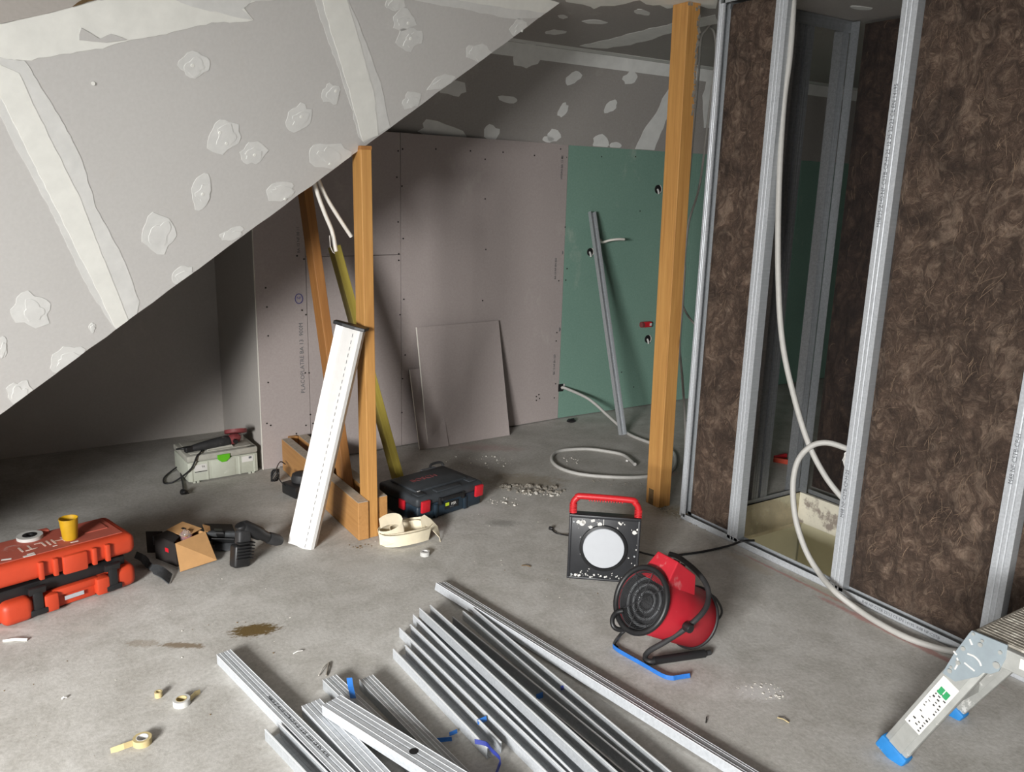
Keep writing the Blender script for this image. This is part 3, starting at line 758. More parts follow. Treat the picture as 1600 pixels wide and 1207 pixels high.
# ================================================================ LEANING THINGS AT THE BACK WALL
def leaning_board(pb0, pb1, ptop, th, label, mat='pink'):
    b0, b1 = fl(*pb0), fl(*pb1); 
    t = thing('plasterboard_offcut', label, 'board', (b0+b1)/2)
    v = b1-b0; ztop = ptop[1]; yt = ptop[0]
    tops = [Vector((p.x+ptop[2], YP(p.x)-.016-.002, ztop)) for p in (b0, b1)]
    m = MB(); nn = v.cross(tops[0]-b0).normalized(); nn = nn if nn.y < 0 else -nn
    m.poly([b0, b1, tops[1], tops[0]], nn*th); wpart('sheet', m, mat, t)
    m = MB(); d = (tops[0]-b0); e = -v.normalized()*.0015
    m.poly([b0, b0+e, tops[0]+e, tops[0]], nn*th); wpart('cut_edge', m, 'gypsum', t)
    return t
leaning_board((668, 701), (795, 680), (0, .765, -.03), .0125, 'larger grey plasterboard offcut leaning on the pink-grey wall')
leaning_board((655, 703), (700, 697), (0, .50, -.02), .0125, 'smaller plasterboard offcut, mostly hidden behind the larger one')
# metal profile leaning on the green wall
a = fl(971, 680); b = onY(923, 332, YG-.03)
t = thing('metal_profile', 'galvanised profile leaning against the green board wall', 'profile', a, group=None)
za = (b-a).normalized(); xa = Vector((1, 0, 0)); xa = (xa-za*xa.dot(za)).normalized(); ya = za.cross(xa)
m = MB(); m.extr(csec(.048, .03, .005), (b-a).length, frame((0, 0, 0.0), za, xa, -ya)); obj('body', m, 'zinc', t)
m = MB(); c = a+za*.22
m.cyl(Vector((0, 0, 0))+za*.235-ya*(-.0)-Vector((0, .002, 0)), .006, .004, ya, 10); obj('screw', m, 'screw', t)

# ================================================================ CABLES AND CONDUIT
def cable(name, pts, r, mat, label, cat='cable', smooth=10, group=None, seg=10):
    o = solo(name, MB().tube(pts, r, seg, smooth=smooth), mat, label, cat, group, smooth=True); return o
# big conduit hanging in the open bay
def cx_(x, y, X): return onX(x, y, X)
cable('flexible_conduit', [cx_(1240, -30, 2.917), cx_(1239, 20, 2.917), cx_(1234, 90, 2.917), cx_(1224, 170, 2.917), cx_(1217, 300, 2.917), cx_(1216, 430, 2.917), cx_(1222, 530, 2.917), cx_(1238, 610, 2.917), cx_(1262, 690, 2.93), cx_(1290, 745, 2.96), cx_(1322, 785, 3.0), cx_(1345, 808, 3.05)], .0125, 'conduit',
      'thick grey conduit hanging from the ceiling inside the open stair bay', 'conduit')
pts = [cx_(1345, 712, 3.00), cx_(1320, 700, 2.99), cx_(1290, 692, 2.96), cx_(1265, 699, 2.92), cx_(1246, 722, 2.89), cx_(1239, 760, 2.865), cx_(1243, 810, 2.85), cx_(1258, 858, 2.84), cx_(1278, 893, 2.83)]
for x, y, h in ((1304, 924, .06), (1338, 951, .02), (1375, 975, .0125), (1420, 998, .0125), (1465, 1013, .0125), (1495, 1019, .0125), (1530, 1023, .0125)): pts.append(fl(x, y, h))
cable('flexible_conduit', pts, .0125, 'conduit', 'thick grey conduit looping out of the bay onto the floor towards the step platform', 'conduit')
cable('flexible_conduit', [onY(487, 270, 3.47), onY(497, 305, 3.47), onY(508, 335, 3.47), onY(519, 362, 3.47), onY(525, 393, 3.47)], .009, 'conduit_white', 'short white conduit end dangling left of the front post', 'conduit')
cable('flexible_conduit', [onY(493, 270, 3.5), onY(508, 305, 3.5), onY(528, 338, 3.5), onY(549, 370, 3.5)], .009, 'conduit_white', 'white conduit end curving behind the front post', 'conduit')
solo('hanging_wire', MB().tube([onY(515, 368, 3.45), onY(516, 385, 3.45), onY(520, 394, 3.45), onY(523, 396, 3.45)], .0015, 6), 'conduit_white', 'thin wire stub beside the dangling white conduit', 'wire')
# cable from the socket hole at the corner of the green wall
p = onY(876, 606, YG)
pts = [Vector((p.x, YG-.014, p.z)), Vector((p.x+.02, YG-.035, p.z)), fl(920, 624, .16), fl(950, 650, .07), fl(970, 668, .02), fl(985, 680, .010), fl(1015, 692, .010), fl(1040, 700, .010), fl(1055, 712, .01), fl(1050, 735, .01), fl(1010, 745, .010), fl(960, 746, .010), fl(905, 741, .010), fl(872, 730, .010), fl(862, 716, .010), fl(875, 705, .010), fl(915, 702, .010), fl(950, 706, .010), fl(975, 712, .012), fl(992, 726, .02)]
cable('flexible_conduit', pts, .0105, 'conduit', 'grey conduit from the corner socket hole coiling on the floor behind the post', 'conduit')
solo('cable_tie', MB().box(fl(980, 720, .012), (.02, .015, .012), rot=(0, 0, .6), bev=.003), 'white', 'white clip lying at the coiled conduit end', 'clip')
t = thing('socket_hole', 'square socket cut-out at the seam of pink and green boards', 'socket', (p.x, YG-.002, p.z))
obj('rim', MB().box((.0, 0, 0), (.045, .003, .055)), 'black', t); obj('white_edge', MB().box((.026, -.002, .012), (.008, .008, .03)), 'white', t)
def hole(x, y, r, label, mat='white'):
    p = onY(x, y, YG); t = thing('socket_hole', label, 'socket', (p.x, YG-.0015, p.z))
    obj('opening', MB().cyl((0, 0, 0), r, .003, (0, 1, 0), 20), 'black', t)
    m = MB(); m.tube([(r*math.cos(a), -.002, r*1.05*math.sin(a)) for a in [(-.9)+i*.2 for i in range(11)]], .003, 6); obj('torn_rim', m, 'conduit_white', t)
    m = MB(); m.tube([(-.005, 0, .0), (-.006, -.012, -.012), (-.004, -.016, -.034)], .007, 8); obj('wire_end', m, mat, t); return t
hole(1028, 296, .032, 'round socket hole high on the green wall left of the post'); hole(1012, 530, .031, 'round socket hole below the red pipe collar on the green wall')
hole(922, 394, .028, 'round socket hole behind the leaning profile')
t = thing('pipe_collar', 'red plastic pipe collar sticking out of the green wall', 'collar', onY(1002, 507, YG)); 
obj('sleeve', MB().box((.035, -.018, 0), (.085, .036, .042), bev=.006), 'red', t); obj('end_ring', MB().cyl((-.008, -.02, 0), .022, .02, (1, 0, 0), 20), 'darkred', t); obj('tag', MB().box((.062, -.038, .0), (.02, .003, .02)), 'white', t)
t = thing('pipe_stub', 'white flexible pipe stub projecting from the green wall behind the profile', 'pipe', onY(935, 378, YG))
obj('stub', MB().tube([(-.005, 0, 0), (.0, -.05, .0), (.03, -.10, .018), (.08, -.13, .025), (.12, -.14, .024)], .0085, 10, smooth=6), 'conduit_white', t, smooth=True)
obj('elbow', MB().cyl((-.005, -.012, .006), .017, .022, (0, 1, 0), 14), 'conduit_white', t)
# cables behind the right post
cable('cable', [onX(1112, 35, 3.3), onX(1104, 46, 3.3), onX(1096, 60, 3.3), onX(1092, 110, 3.3), onX(1084, 200, 3.28), onX(1074, 310, 3.25)], .006, 'conduit', 'grey cable hanging behind the right post, left strand', 'cable')
cable('cable', [onX(1108, 42, 3.32), onX(1116, 52, 3.32), onX(1118, 90, 3.32), onX(1106, 190, 3.32), onX(1093, 290, 3.32), onX(1076, 350, 3.32), onX(1069, 420, 3.32), onX(1066, 470, 3.32), onX(1074, 492, 3.32), onX(1090, 512, 3.32)], .006, 'conduit', 'grey cable arching from the ceiling between post and end stud', 'cable')
cable('cable', [onX(1070, 415, 3.31), onX(1067, 470, 3.31), onX(1062, 540, 3.3), onX(1066, 590, 3.28), onX(1070, 650, 3.25), onX(1071, 720, 3.25), fl(1068, 745, .01)], .007, 'conduit', 'pale cable dropping low between post and end stud', 'cable')
t = thing('threaded_rod', 'thin upright steel rod with blue clips between post and end stud', 'rod', fl(1071, 742))
pb = fl(1071, 742); obj('rod', MB().cyl((0, 0, .55), .004, 1.1, seg=8), 'zinc', t)
for hh in (.02, .33, .52): obj('clip', MB().box((.0, 0, hh), (.03, .02, .02), bev=.004), 'navytape', t)
obj('hook', MB().tube([(-.04, -.0, .345), (-.02, 0, .33), (0, 0, .33)], .004, 6), 'black', t)
# black cable crossing the threshold
cable('cable', [fl(1178, 845, .035), fl(1160, 846, .05), fl(1140, 853, .012), fl(1100, 862, .006), fl(1060, 868, .006), fl(1030, 872, .006)], .0055, 'black', 'black power cable running from the heater over the floor track', 'cable')

# ================================================================ STAIR BAY ODDS
t = thing('red_clamp', 'red plastic angle piece on the floor behind the stair opening', 'clamp', (3.66, 3.0, 0))
c = fl(1215, 722)
t.location = c
obj('arm', MB().box((.0, -.03, .015), (.02, .10, .03), rot=(0, 0, .5), bev=.004), 'orange', t); obj('arm', MB().box((.06, .03, .015), (.11, .02, .03), bev=.004), 'red', t); obj('tip', MB().box((.025, -.075, .014), (.024, .02, .026), bev=.003), 'black', t)
t = thing('adjustable_foot', 'blue plastic foot with a white rod behind the second stud', 'foot', fl(1177, 745))
obj('base', MB().cyl((0, 0, .015), .026, .03, seg=20, r2=.018), 'bluetape', t); obj('rod', MB().cyl((-.005, 0, .08), .004, .11, (-.12, 0, 1), 8), 'white', t)
p = onX(1326, 712, 2.985)
t = thing('plastic_bag', 'crumpled white plastic scrap tied to the conduit at the printed stud', 'scrap', p+Vector((0, 0, -.05)))
m = MB(); bmesh.ops.create_icosphere(m.bm, subdivisions=3, radius=.022)
for v in m.bm.verts: v.co = Vector((v.co.x*.7, v.co.y*.9, v.co.z*1.7))*(1+.5*noise.noise(v.co*90)); v.co.z += .035
obj('scrap', m, 'white', t)
obj('tie', MB().tube([(0, 0, .065), (.003, .006, .085)], .004, 6), 'white', t)

# ================================================================ TOOLS: grey systainer-type case with grinder
def base_frame(pa, pb):
    """thing frame: origin at floor point pa, x axis towards pb"""
    a, b = fl(*pa), fl(*pb); return a, math.atan2(b.y-a.y, b.x-a.x), (b-a).length
def seclabel(root, c, sz, rot=0):
    pass
def ftext(body, size, x, y, z, mat, parent, dep=.0004):
    """text on a local front face (normal -y)"""
    return obj('printed_text', text_bm(body, size, frame((x, y, z), (1, 0, 0), (0, 0, 1), (0, -1, 0)), dep), mat, parent)
a, rz, L = base_frame((295, 757), (404, 738))
t = thing('tool_case', 'pale grey-green stackable tool case with a bright green latch, in the alcove corner', 'case', a, (0, 0, rz)); W = .385
m = MB(); m.box((W/2, .145, .062), (W, .29, .112), bev=.008)
for x in (.02, .105, .28, .365): m.box((x, .004, .06), (.012, .014, .105), bev=.002)
m.box((W/2, .003, .06), (.13, .010, .104), bev=.003)
for x in (.03, .05, .335, .355): m.box((x, .004, .006), (.012, .012, .012))
obj('lower_shell', m, 'systainer', t, smooth=True)
m = MB(); m.box((W/2, .145, .138), (W+.002, .292, .036), bev=.008); m.box((W/2, .15, .157), (W-.05, .23, .006), bev=.002); m.box((W-.03, .02, .150), (.05, .03, .012), bev=.003)
obj('lid', m, 'systainer_top', t, smooth=True)
m = MB(); m.poly([(W/2-.034, -.004, .142), (W/2+.034, -.004, .142), (W/2+.034, -.004, .118), (W/2+.012, -.004, .098), (W/2-.012, -.004, .098), (W/2-.034, -.004, .118)], (0, -.008, 0)); obj('latch', m, 'latchgreen', t, bevel=.002, label='bright green T-shaped latch')
lb = obj('label_sticker', MB().box((.068, -.0035, .085), (.066, .002, .035)).box((.068, -.0035, .060), (.066, .002, .004)), 'paper', t); obj('printed_bar', MB().box((.068, -.0048, .062), (.066, .001, .004)), 'ink', lb); ftext('TK', .016, .082, -.005, .088, 'ink', lb, .0005)
lb = obj('label_sticker', MB().box((.325, -.0035, .092), (.062, .002, .034)), 'paper', t); obj('printed_block', MB().box((.340, -.0048, .098), (.016, .001, .012)), 'ink_grey', lb)
obj('handle', MB().tube([(W/2-.07, .05, .157), (W/2-.065, .05, .166), (W/2+.065, .05, .166), (W/2+.07, .05, .157)], .007, 8), 'systainer_top', t)
obj('box_on_lid', MB().box((W-.06, .16, .178), (.045, .07, .035), bev=.003), 'paper', t, label='small white block on the lid')
# grinder
Lc = lambda x, y, z: a + Matrix.Rotation(rz, 3, 'Z') @ Vector((x, y, z))
gp = Lc(.04, .05, .185)
t = thing('angle_grinder', 'black angle grinder with reddish guard resting on the pale tool case', 'grinder', gp, (0, -.03, rz+.12))
m = MB(); m.lathe([(.0, -.0), (.016, .0), (.020, .02), (.023, .05), (.027, .10), (.030, .16), (.031, .20), (.026, .215), (0, .216)], (0, 0, 0), (1, 0, 0), 20); obj('motor_body', m, 'black_dusty', t, smooth=True)
obj('rear_grip', MB().box((-.015, 0, -.002), (.05, .03, .032), bev=.008), 'black', t)
m = MB(); m.lathe([(0, 0), (.028, 0), (.030, .02), (.026, .05), (.012, .065), (0, .066)], (.215, 0, 0), (1, 0, .15), 18); obj('gear_head', m, 'darkred', t, smooth=True)
m = MB(); m.lathe([(.0, 0), (.058, 0), (.062, .004), (.062, .022), (.058, .022), (.056, .006), (0, .005)], (.262, .015, .028), (.15, .35, 1), 28); obj('wheel_guard', m, 'darkred', t, smooth=True)
obj('grinding_disc', MB().cyl((.268, .02, .04), .050, .003, (.15, .35, 1), 28), 'black', t)
obj('side_handle', MB().tube([(.235, -.02, 0), (.232, -.05, -.002)], .012, 12), 'black', t)
pts = [Lc(.03, .045, .183), Lc(-.01, .05, .19), Lc(-.03, .09, .18), Lc(.0, .14, .166), Lc(.06, .15, .166), Lc(.10, .09, .168), Lc(.08, .02, .166), Lc(.05, -.01, .155), Lc(.01, -.02, .09), fl(274, 752, .02), fl(258, 756, .006), fl(256, 748, .006), fl(266, 738, .01), fl(282, 728, .03), fl(283, 742, .01), fl(286, 758, .006), fl(287, 770, .01)]
wpart('power_cord', MB().tube(pts, .0045, 8, smooth=6), 'black', t, smooth=True)
pp = fl(288, 774); wpart('plug', MB().cyl(pp+Vector((0, 0, .017)), .017, .03, (.4, -.7, .1), 14, r2=.012, bev=.003).cyl(pp+Vector((-.006, -.028, .017)), .0025, .02, (.4, -.7, .1), 8).cyl(pp+Vector((.012, -.026, .017)), .0025, .02, (.4, -.7, .1), 8), 'black', t, smooth=True)
# ================================================================ charger by the beam
a, rz, L = base_frame((462, 779), (434, 765))
t = thing('battery_charger', 'black battery charger with a bundled cord, on the floor against the low beam', 'charger', a, (0, 0, rz+PI))
obj('housing', MB().box((-.045, .05, .034), (.135, .13, .064), bev=.008), 'black', t, smooth=True)
m = MB(); m.lathe([(0, 0), (.050, 0), (.054, .015), (.050, .04), (.03, .052), (0, .055)], (-.055, .07, .062), (0, .1, 1), 24); obj('battery_top', m, 'black_dusty', t, smooth=True)
pts = [fl(447, 760, .05), fl(438, 752, .08), fl(432, 735, .10), fl(438, 722, .09), fl(446, 726, .08)]
m = MB()
for k in range(4):
    c = fl(430, 748, .03+.008*k); q = [c+Vector((.022*math.cos(i*PI/5), .012*math.sin(i*PI/5), .03*math.sin(i*PI/5+k*.5)+.018)) for i in range(10)]; m.tube(q, .0035, 6, True)
m.tube(pts, .003, 6, smooth=5); wpart('bundled_cord', m, 'black', t, smooth=True)
# ================================================================ blue case with red latches
a, rz, L = base_frame((652, 821), (752, 789))
t = thing('tool_case', 'dark blue plastic tool case with square red latches, behind the front post', 'case', a, (0, 0, rz)); W, Dp = .43, .33
m = MB(); m.box((W/2, Dp/2, .045), (W-.012, Dp-.012, .085), bev=.014, seg=3)
for x in (.12, .31): m.box((x, .008, .04), (.02, .02, .07), bev=.004)
obj('lower_shell', m, 'caseblue', t, smooth=True)
m = MB(); m.box((W/2, Dp/2, .108), (W, Dp, .05), bev=.016, seg=3); m.box((W/2, Dp/2+.02, .135), (W-.10, Dp-.11, .018), bev=.006); m.box((W/2, .035, .133), (.16, .04, .012), bev=.005); m.box((.05, .05, .133), (.05, .05, .010), bev=.004); m.box((W-.05, .05, .133), (.05, .05, .010), bev=.004)
lid = obj('lid', m, 'casetop', t, smooth=True)
for x in (.035, W-.045):
    l = obj('latch', MB().box((x+.012, -.005, .086), (.052, .016, .062), rot=(.08, 0, 0), bev=.005), 'red', t, smooth=True, label='square red latch')
obj('latch', MB().box((-.004, .12, .075), (.014, .045, .05), bev=.004), 'red', t, smooth=True, label='square red latch')
obj('front_handle', MB().box((W/2, -.006, .098), (.14, .02, .02), bev=.006).box((W/2-.075, .0, .09), (.014, .02, .04), bev=.004).box((W/2+.075, .0, .09), (.014, .02, .04), bev=.004), 'black', t, smooth=True)
lb = obj('name_plate', MB().box((W/2, -.001, .055), (.085, .003, .036)), 'black', t); obj('lime_square', MB().box((W/2-.028, -.0035, .063), (.022, .002, .016)), 'lime', lb); ftext('PSR', .02, W/2+.014, -.0035, .058, 'paper', lb); ftext('12V-LI', .010, W/2+.0, -.0035, .044, 'ink_grey', lb)
q = frame((W/2-.02, Dp*.60, .1446), (1, 0, 0), (0, 1, 0), (0, 0, 1)); obj('lid_lettering', text_bm('BOSCH', .05, q, .0006), 'darkred', lid)
obj('lid_sticker', MB().box((W-.12, Dp-.03, .1375), (.09, .035, .010)), 'ink_grey', lid)
obj('paper_scrap', MB().box((.065, .075, .1395), (.018, .010, .002), rot=(0, 0, .2)), 'paper', lid)
m = MB(); m.tube([(W-.11, Dp-.02, .135), (W-.09, Dp-.01, .155), (W-.03, Dp-.01, .155), (W-.012, Dp-.02, .135)], .007, 8, smooth=4); obj('carry_handle', m, 'black_dusty', t, smooth=True)
# ================================================================ cream webbing roll + tape roll
c = fl(634, 843)
t = thing('webbing_coil', 'loose coil of wide cream webbing in front of the front post', 'strap', c)
pts = []; Ws = []
for i in range(64):
    u = i/63; a_ = 2*PI*(u*2.7)+.9; r = .060+.062*u+.010*math.sin(a_*1.5+u)
    pts.append(Vector((math.cos(a_)*r*1.22, math.sin(a_)*r*.72, .032+.004*math.sin(a_*3)+.006*u)))
    Ws.append(Vector((math.cos(a_)*.22, math.sin(a_)*.22, 1)).normalized()*.062)
obj('coil', MB().ribbon(pts, Ws, .0025), 'cream', t, smooth=True)
pts = []; Ws = []
for i in range(26):
    u = i/25; a_ = -2.6+4.6*u
    pts.append(Vector((-.085+.062*math.cos(a_)*1.1, .0+.045*math.sin(a_), .072+.028*math.sin(a_+.6)))); Ws.append(Vector((.2, .65, .75-.5*u)).normalized()*.066)
obj('folded_loop', MB().ribbon(pts, Ws, .0025), 'cream', t, smooth=True)
obj('loose_end', MB().ribbon([(.075, -.01, .07), (.10, .0, .075), (.118, -.03, .06), (.14, -.06, .03), (.135, -.085, .008)], (.02, .055, .03), .0025), 'cream', t, smooth=True)
def tape_roll(px, py, r, hh, mat, label, inner='tan', tilt=(0, 0, 0)):
    t = thing('tape_roll', label, 'tape', fl(px, py), tilt)
    obj('tape', MB().lathe([(r*.66, .0), (r, 0), (r, hh), (r*.66, hh), (r*.66, 0.0001)], (0, 0, 0), (0, 0, 1), 24), mat, t, smooth=True)
    obj('core', MB().lathe([(r*.58, .0), (r*.655, 0), (r*.655, hh*1.02), (r*.58, hh*1.02), (r*.58, 0.0001)], (0, 0, 0), (0, 0, 1), 24), inner, t, smooth=True); return t
tape_roll(664, 868, .022, .019, 'white_tape', 'small white tape roll in front of the cream webbing coil', 'white')
tr = tape_roll(284, 1101, .026, .020, 'white_tape', 'white tape roll with a tan tail on the floor near the fallen profiles')
obj('tail', MB().ribbon([(.025, .0, .01), (.045, .018, .012), (.062, .03, .006)], (0, 0, .018), .001), 'tan', tr)
tr = tape_roll(223, 1162, .026, .020, 'tan', 'tan tape roll with a strip peeling left, lowest on the floor', 'white')
obj('tail', MB().ribbon([(-.025, .0, .01), (-.05, -.005, .012), (-.085, .0, .006)], (0, .003, .018), .001), 'tan', tr)
tape_roll(248, 1089, .012, .018, 'tan', 'tiny tan tape stub left of the white tape roll')
# ================================================================ white shutter-like profile leaning on the post
b0, b1 = fl(452, 853), fl(488, 858); bm_ = (b0+b1)/2
tp = (onY(522, 508, 3.36)+onY(571, 515, 3.36))/2
t = thing('white_trunking', 'white curved trunking with a black end cap leaning on the front post', 'trunking', bm_)
za = (tp-bm_).normalized(); xa = Vector((.80, -.60, 0)); xa = (xa-za*xa.dot(za)).normalized(); ya = za.cross(xa); L = (tp-bm_).length
ya = ya if ya.y > 0 else -ya      # ya points away from the viewer
wd = .128
sec = []
for i in range(13):
    u = i/12; sec.append((-wd/2+wd*u, .006 if u < .28 else .006-.030*math.sin((u-.28)/.72*PI*.5+0)*(1 if u < .93 else .6)))
sec2 = sec + [(wd/2, .03), (wd*.1, .034), (-wd*.2, .022), (-wd/2, .012)]
fr = Matrix.Translation(Vector((0, 0, 0))) @ frame((0, 0, 0), za, xa, ya)
obj('body', MB().extr(sec2, L, fr), 'white', t)
m = MB()
for i in range(34): 
    m.box((0, 0, 0), (.016, .0016, .0006), mat=fr @ Matrix.Translation((.02+i*(L-.05)/33, wd*.18, -.0195)))
o = obj('seam_stitch', m, 'ink_grey', t); o['kind'] = 'stuff'
m = MB(); m.extr([(y_*1.16, z_*1.25+.0) for y_, z_ in [(-wd/2, -.01), (-wd*.2, -.022), (wd*.2, -.03), (wd/2, -.026), (wd/2, .034), (-wd/2, .024)]], .016, fr @ Matrix.Translation((L-.002, 0, 0))); obj('end_cap', m, 'black', t, bevel=.003, label='black end cap')
# ================================================================ orange case
a, rz, L = base_frame((213, 914), (20, 979)); rz += PI
t = thing('tool_case', 'big orange-red tool case with black latches at the left edge, lid ajar', 'case', a, (0, 0, rz)); W, Dp = .60, .27
m = MB()
m.box((-W/2, Dp/2+.015, .045), (W-.03, Dp-.03, .085), bev=.02, seg=3)
for x in (-.06, -W+.19, -W+.04): pass
m.box((-.045, .055, .048), (.10, .12, .092), bev=.028, seg=4); m.box((-.435, .045, .048), (.11, .12, .092), bev=.028, seg=4)
for x in (-.13, -.32): m.box((x, .012, .045), (.05, .05, .07), bev=.008)
m.box((-.225, .02, .068), (.17, .03, .03), bev=.008); m.box((-.225, .028, .03), (.15, .02, .05), bev=.006)
obj('tray', m, 'orange', t, smooth=True)
obj('tray_lining', MB().box((-W/2, Dp/2+.01, .105), (W-.05, Dp-.04, .05), bev=.004), 'black', t)
m = MB(); m.box((-W/2+.005, Dp/2-.012, .185), (W, Dp, .085), bev=.028, seg=4)
for x in (-.11, -.16, -.30, -.35): m.box((x, -.018, .18), (.018, .02, .07), bev=.005)
m.box((-.23, -.016, .175), (.09, .02, .075), bev=.008)
lid = obj('lid', m, 'orange', t, smooth=True); lid.rotation_euler = (0, .02, -.015)
m = MB(); m.box((-W/2+.005, Dp/2-.008, .2285), (W-.07, Dp-.07, .004), bev=.0015); m.box((-.10, Dp/2+.02, .231), (.09, .10, .005), bev=.002); m.box((-.26, Dp-.045, .236), (.05, .03, .014), bev=.005)
obj('lid_panel', m, 'orange_dusty', lid)
q = frame((-.30, Dp*.40, .2308), (-1, 0, 0), (0, -1, 0), (0, 0, 1)); obj('lid_lettering', text_bm('HILTI', .072, q, .0008), 'pale', lid)
m = MB()
for (x, y, s) in ((-.37, .03, .02), (-.36, .045, .012), (-.27, .06, .008), (-.20, .05, .01), (-.21, .05, .008), (-.44, .05, .016)): m.box((x, y, .2312), (s*2, s*.6, .0012), rot=(0, 0, rnd.uniform(-.4, .6)))
obj('plaster_splash', m, 'paper', lid, kind='stuff')
for x in (-.09, -.365):
    m = MB(); m.box((x, -.004, .112), (.06, .018, .03), rot=(.3, 0, 0), bev=.004); m.box((x, -.005, .065), (.034, .014, .08), bev=.004); m.box((x, -.006, .026), (.062, .016, .024), bev=.004)
    obj('latch', m, 'black', t, smooth=True, label='black latch')
lb = obj('rating_plate', MB().box((-.235, .0045, .040), (.07, .002, .016), rot=(0, .0, 0)), 'zinc_light', t)
lh = lambda x, y, z: a + Matrix.Rotation(rz, 3, 'Z') @ Vector((x, y, z))
# cup, tape ring on the lid
c = fl(110, 843, .232)
t = thing('plastic_cup', 'yellow plastic cup standing on the orange case', 'cup', (c.x, c.y, .235))
obj('cup_body', MB().lathe([(.0, 0), (.026, 0), (.028, .01), (.034, .085), (.032, .085), (.026, .012), (0, .008)], (0, 0, 0), (0, 0, 1), 30), 'yellow', t, smooth=True)
obj('rim', MB().tube([(.0335*math.cos(i*PI/12), .0335*math.sin(i*PI/12), .085) for i in range(24)], .0016, 6, True), 'yellow', t)
c = fl(47, 843, .232)
t = thing('masking_tape_roll', 'flat roll of pale tape lying on the orange case behind the lettering', 'tape', (c.x, c.y, .235), (0, 0, .3))
obj('tape', MB().lathe([(.026, 0), (.046, 0), (.046, .015), (.026, .015), (.026, .0001)], (0, 0, 0), (0, 0, 1), 28), 'white_tape', t, smooth=True); obj('core', MB().lathe([(.012, 0), (.0255, 0), (.0255, .016), (.012, .016), (.012, .0001)], (0, 0, 0), (0, 0, 1), 28), 'black', t)
# black rubber flap beside the case
t = thing('rubber_flap', 'black rubber flap lying on the floor at the right end of the orange case', 'flap', fl(245, 890))
P = [fl(212, 868, .05), fl(222, 873, .045), fl(231, 882, .012), fl(240, 889, .03), fl(252, 895, .034), fl(266, 906, .006)]
ww = [.05, .06, .05, .075, .075, .06]
wpart('flap', MB().ribbon(spline([Vector(p) for p in P], 4), [Vector((.35, .93, .1)).normalized()*ww[min(5, int(i/4.2))] for i in range(21)], .004), 'fabric', t, smooth=True)
# ================================================================ carton
c0 = fl(277, 886); ca = fl(244, 873); rz = math.atan2(c0.y-ca.y, c0.x-ca.x)
t = thing('open_carton', 'small black and brown carton with an open cardboard flap beside the orange case', 'carton', c0, (0, 0, rz)); Wc = (c0-ca).length; hc = .105; dc = .15; th = .003
obj('front_wall', MB().box((-Wc/2, .0, hc/2), (Wc, th, hc)), 'darkcard', t, label='black printed front wall'); obj('side_wall', MB().box((0, dc/2, hc/2), (th, dc, hc)), 'darkcard', t)
obj('side_wall', MB().box((-Wc, dc/2, hc/2), (th, dc, hc)), 'kraft', t); obj('rear_wall', MB().box((-Wc/2, dc, hc/2), (Wc, th, hc)), 'kraft', t); obj('bottom', MB().box((-Wc/2, dc/2, .002), (Wc, dc, .003)), 'kraft', t)
obj('top_flap', MB().poly([(-Wc, 0, hc), (-.012, 0, hc), (-.045, .05, hc+.001), (-Wc, .075, hc+.001)], (0, 0, .003)), 'darkcard', t)
fp = obj('rear_flap', MB().box((-Wc/2-.015, dc*.72, hc+.008), (Wc*.9, .085, .003), rot=(.12, 0, 0)), 'kraft', t); obj('hand_hole', MB().box((-Wc*.62, dc*.72, hc+.0105), (.025, .010, .002), rot=(.12, 0, 0)), 'black', fp)
m = MB(); m.poly([(0, -.002, hc+.002), (0.0, dc, hc+.004), (.105, dc-.03, .012), (.06, -.03, .004)], Vector((.7, 0, .72)).normalized()*.003); obj('open_flap', m, 'kraft', t, label='large open brown cardboard flap')
m = MB(); m.poly([(0, dc, hc+.004), (-.055, dc+.03, hc+.012), (-.03, dc+.05, hc+.002), (.012, dc+.02, hc-.01)], (0, 0, .003)); obj('corner_flap', m, 'kraft', t)
m = MB(); m.box((-Wc-.045, .03, .055), (.003, .07, .10), rot=(0, 0, -.9)); fp = obj('side_flap', m, 'darkcard', t)
m = MB()
for i in range(3):
    for j in range(4): m.cyl((-Wc-.047+.012*(i-1), .027-.009*(i-1), .05+.011*j), .0022, .006, (.8, .6, 0), 6)
fo = obj('punched_dot', m, 'ink_grey', fp); fo['kind'] = 'stuff'
obj('red_mark', MB().box((-Wc*.42, -.0025, .062), (.022, .001, .018)), 'red', t)
t2 = thing('wrapped_tool', 'red tool part in clear wrap inside the small carton', 'tool', c0+Matrix.Rotation(rz, 3, 'Z') @ Vector((-.055, .085, .005)), (0, 0, rz))
obj('red_part', MB().cyl((0, 0, .055), .020, .10, (.2, .1, 1), 18, bev=.004), 'red', t2, smooth=True)
m = MB(); bmesh.ops.create_icosphere(m.bm, subdivisions=3, radius=.03)
for v in m.bm.verts: v.co = Vector((v.co.x*.9, v.co.y*.8, v.co.z*1.2))*(1+.35*noise.noise(v.co*60)); v.co += Vector((.012, 0, .09))
obj('clear_wrap', m, 'clear', t2, smooth=True)
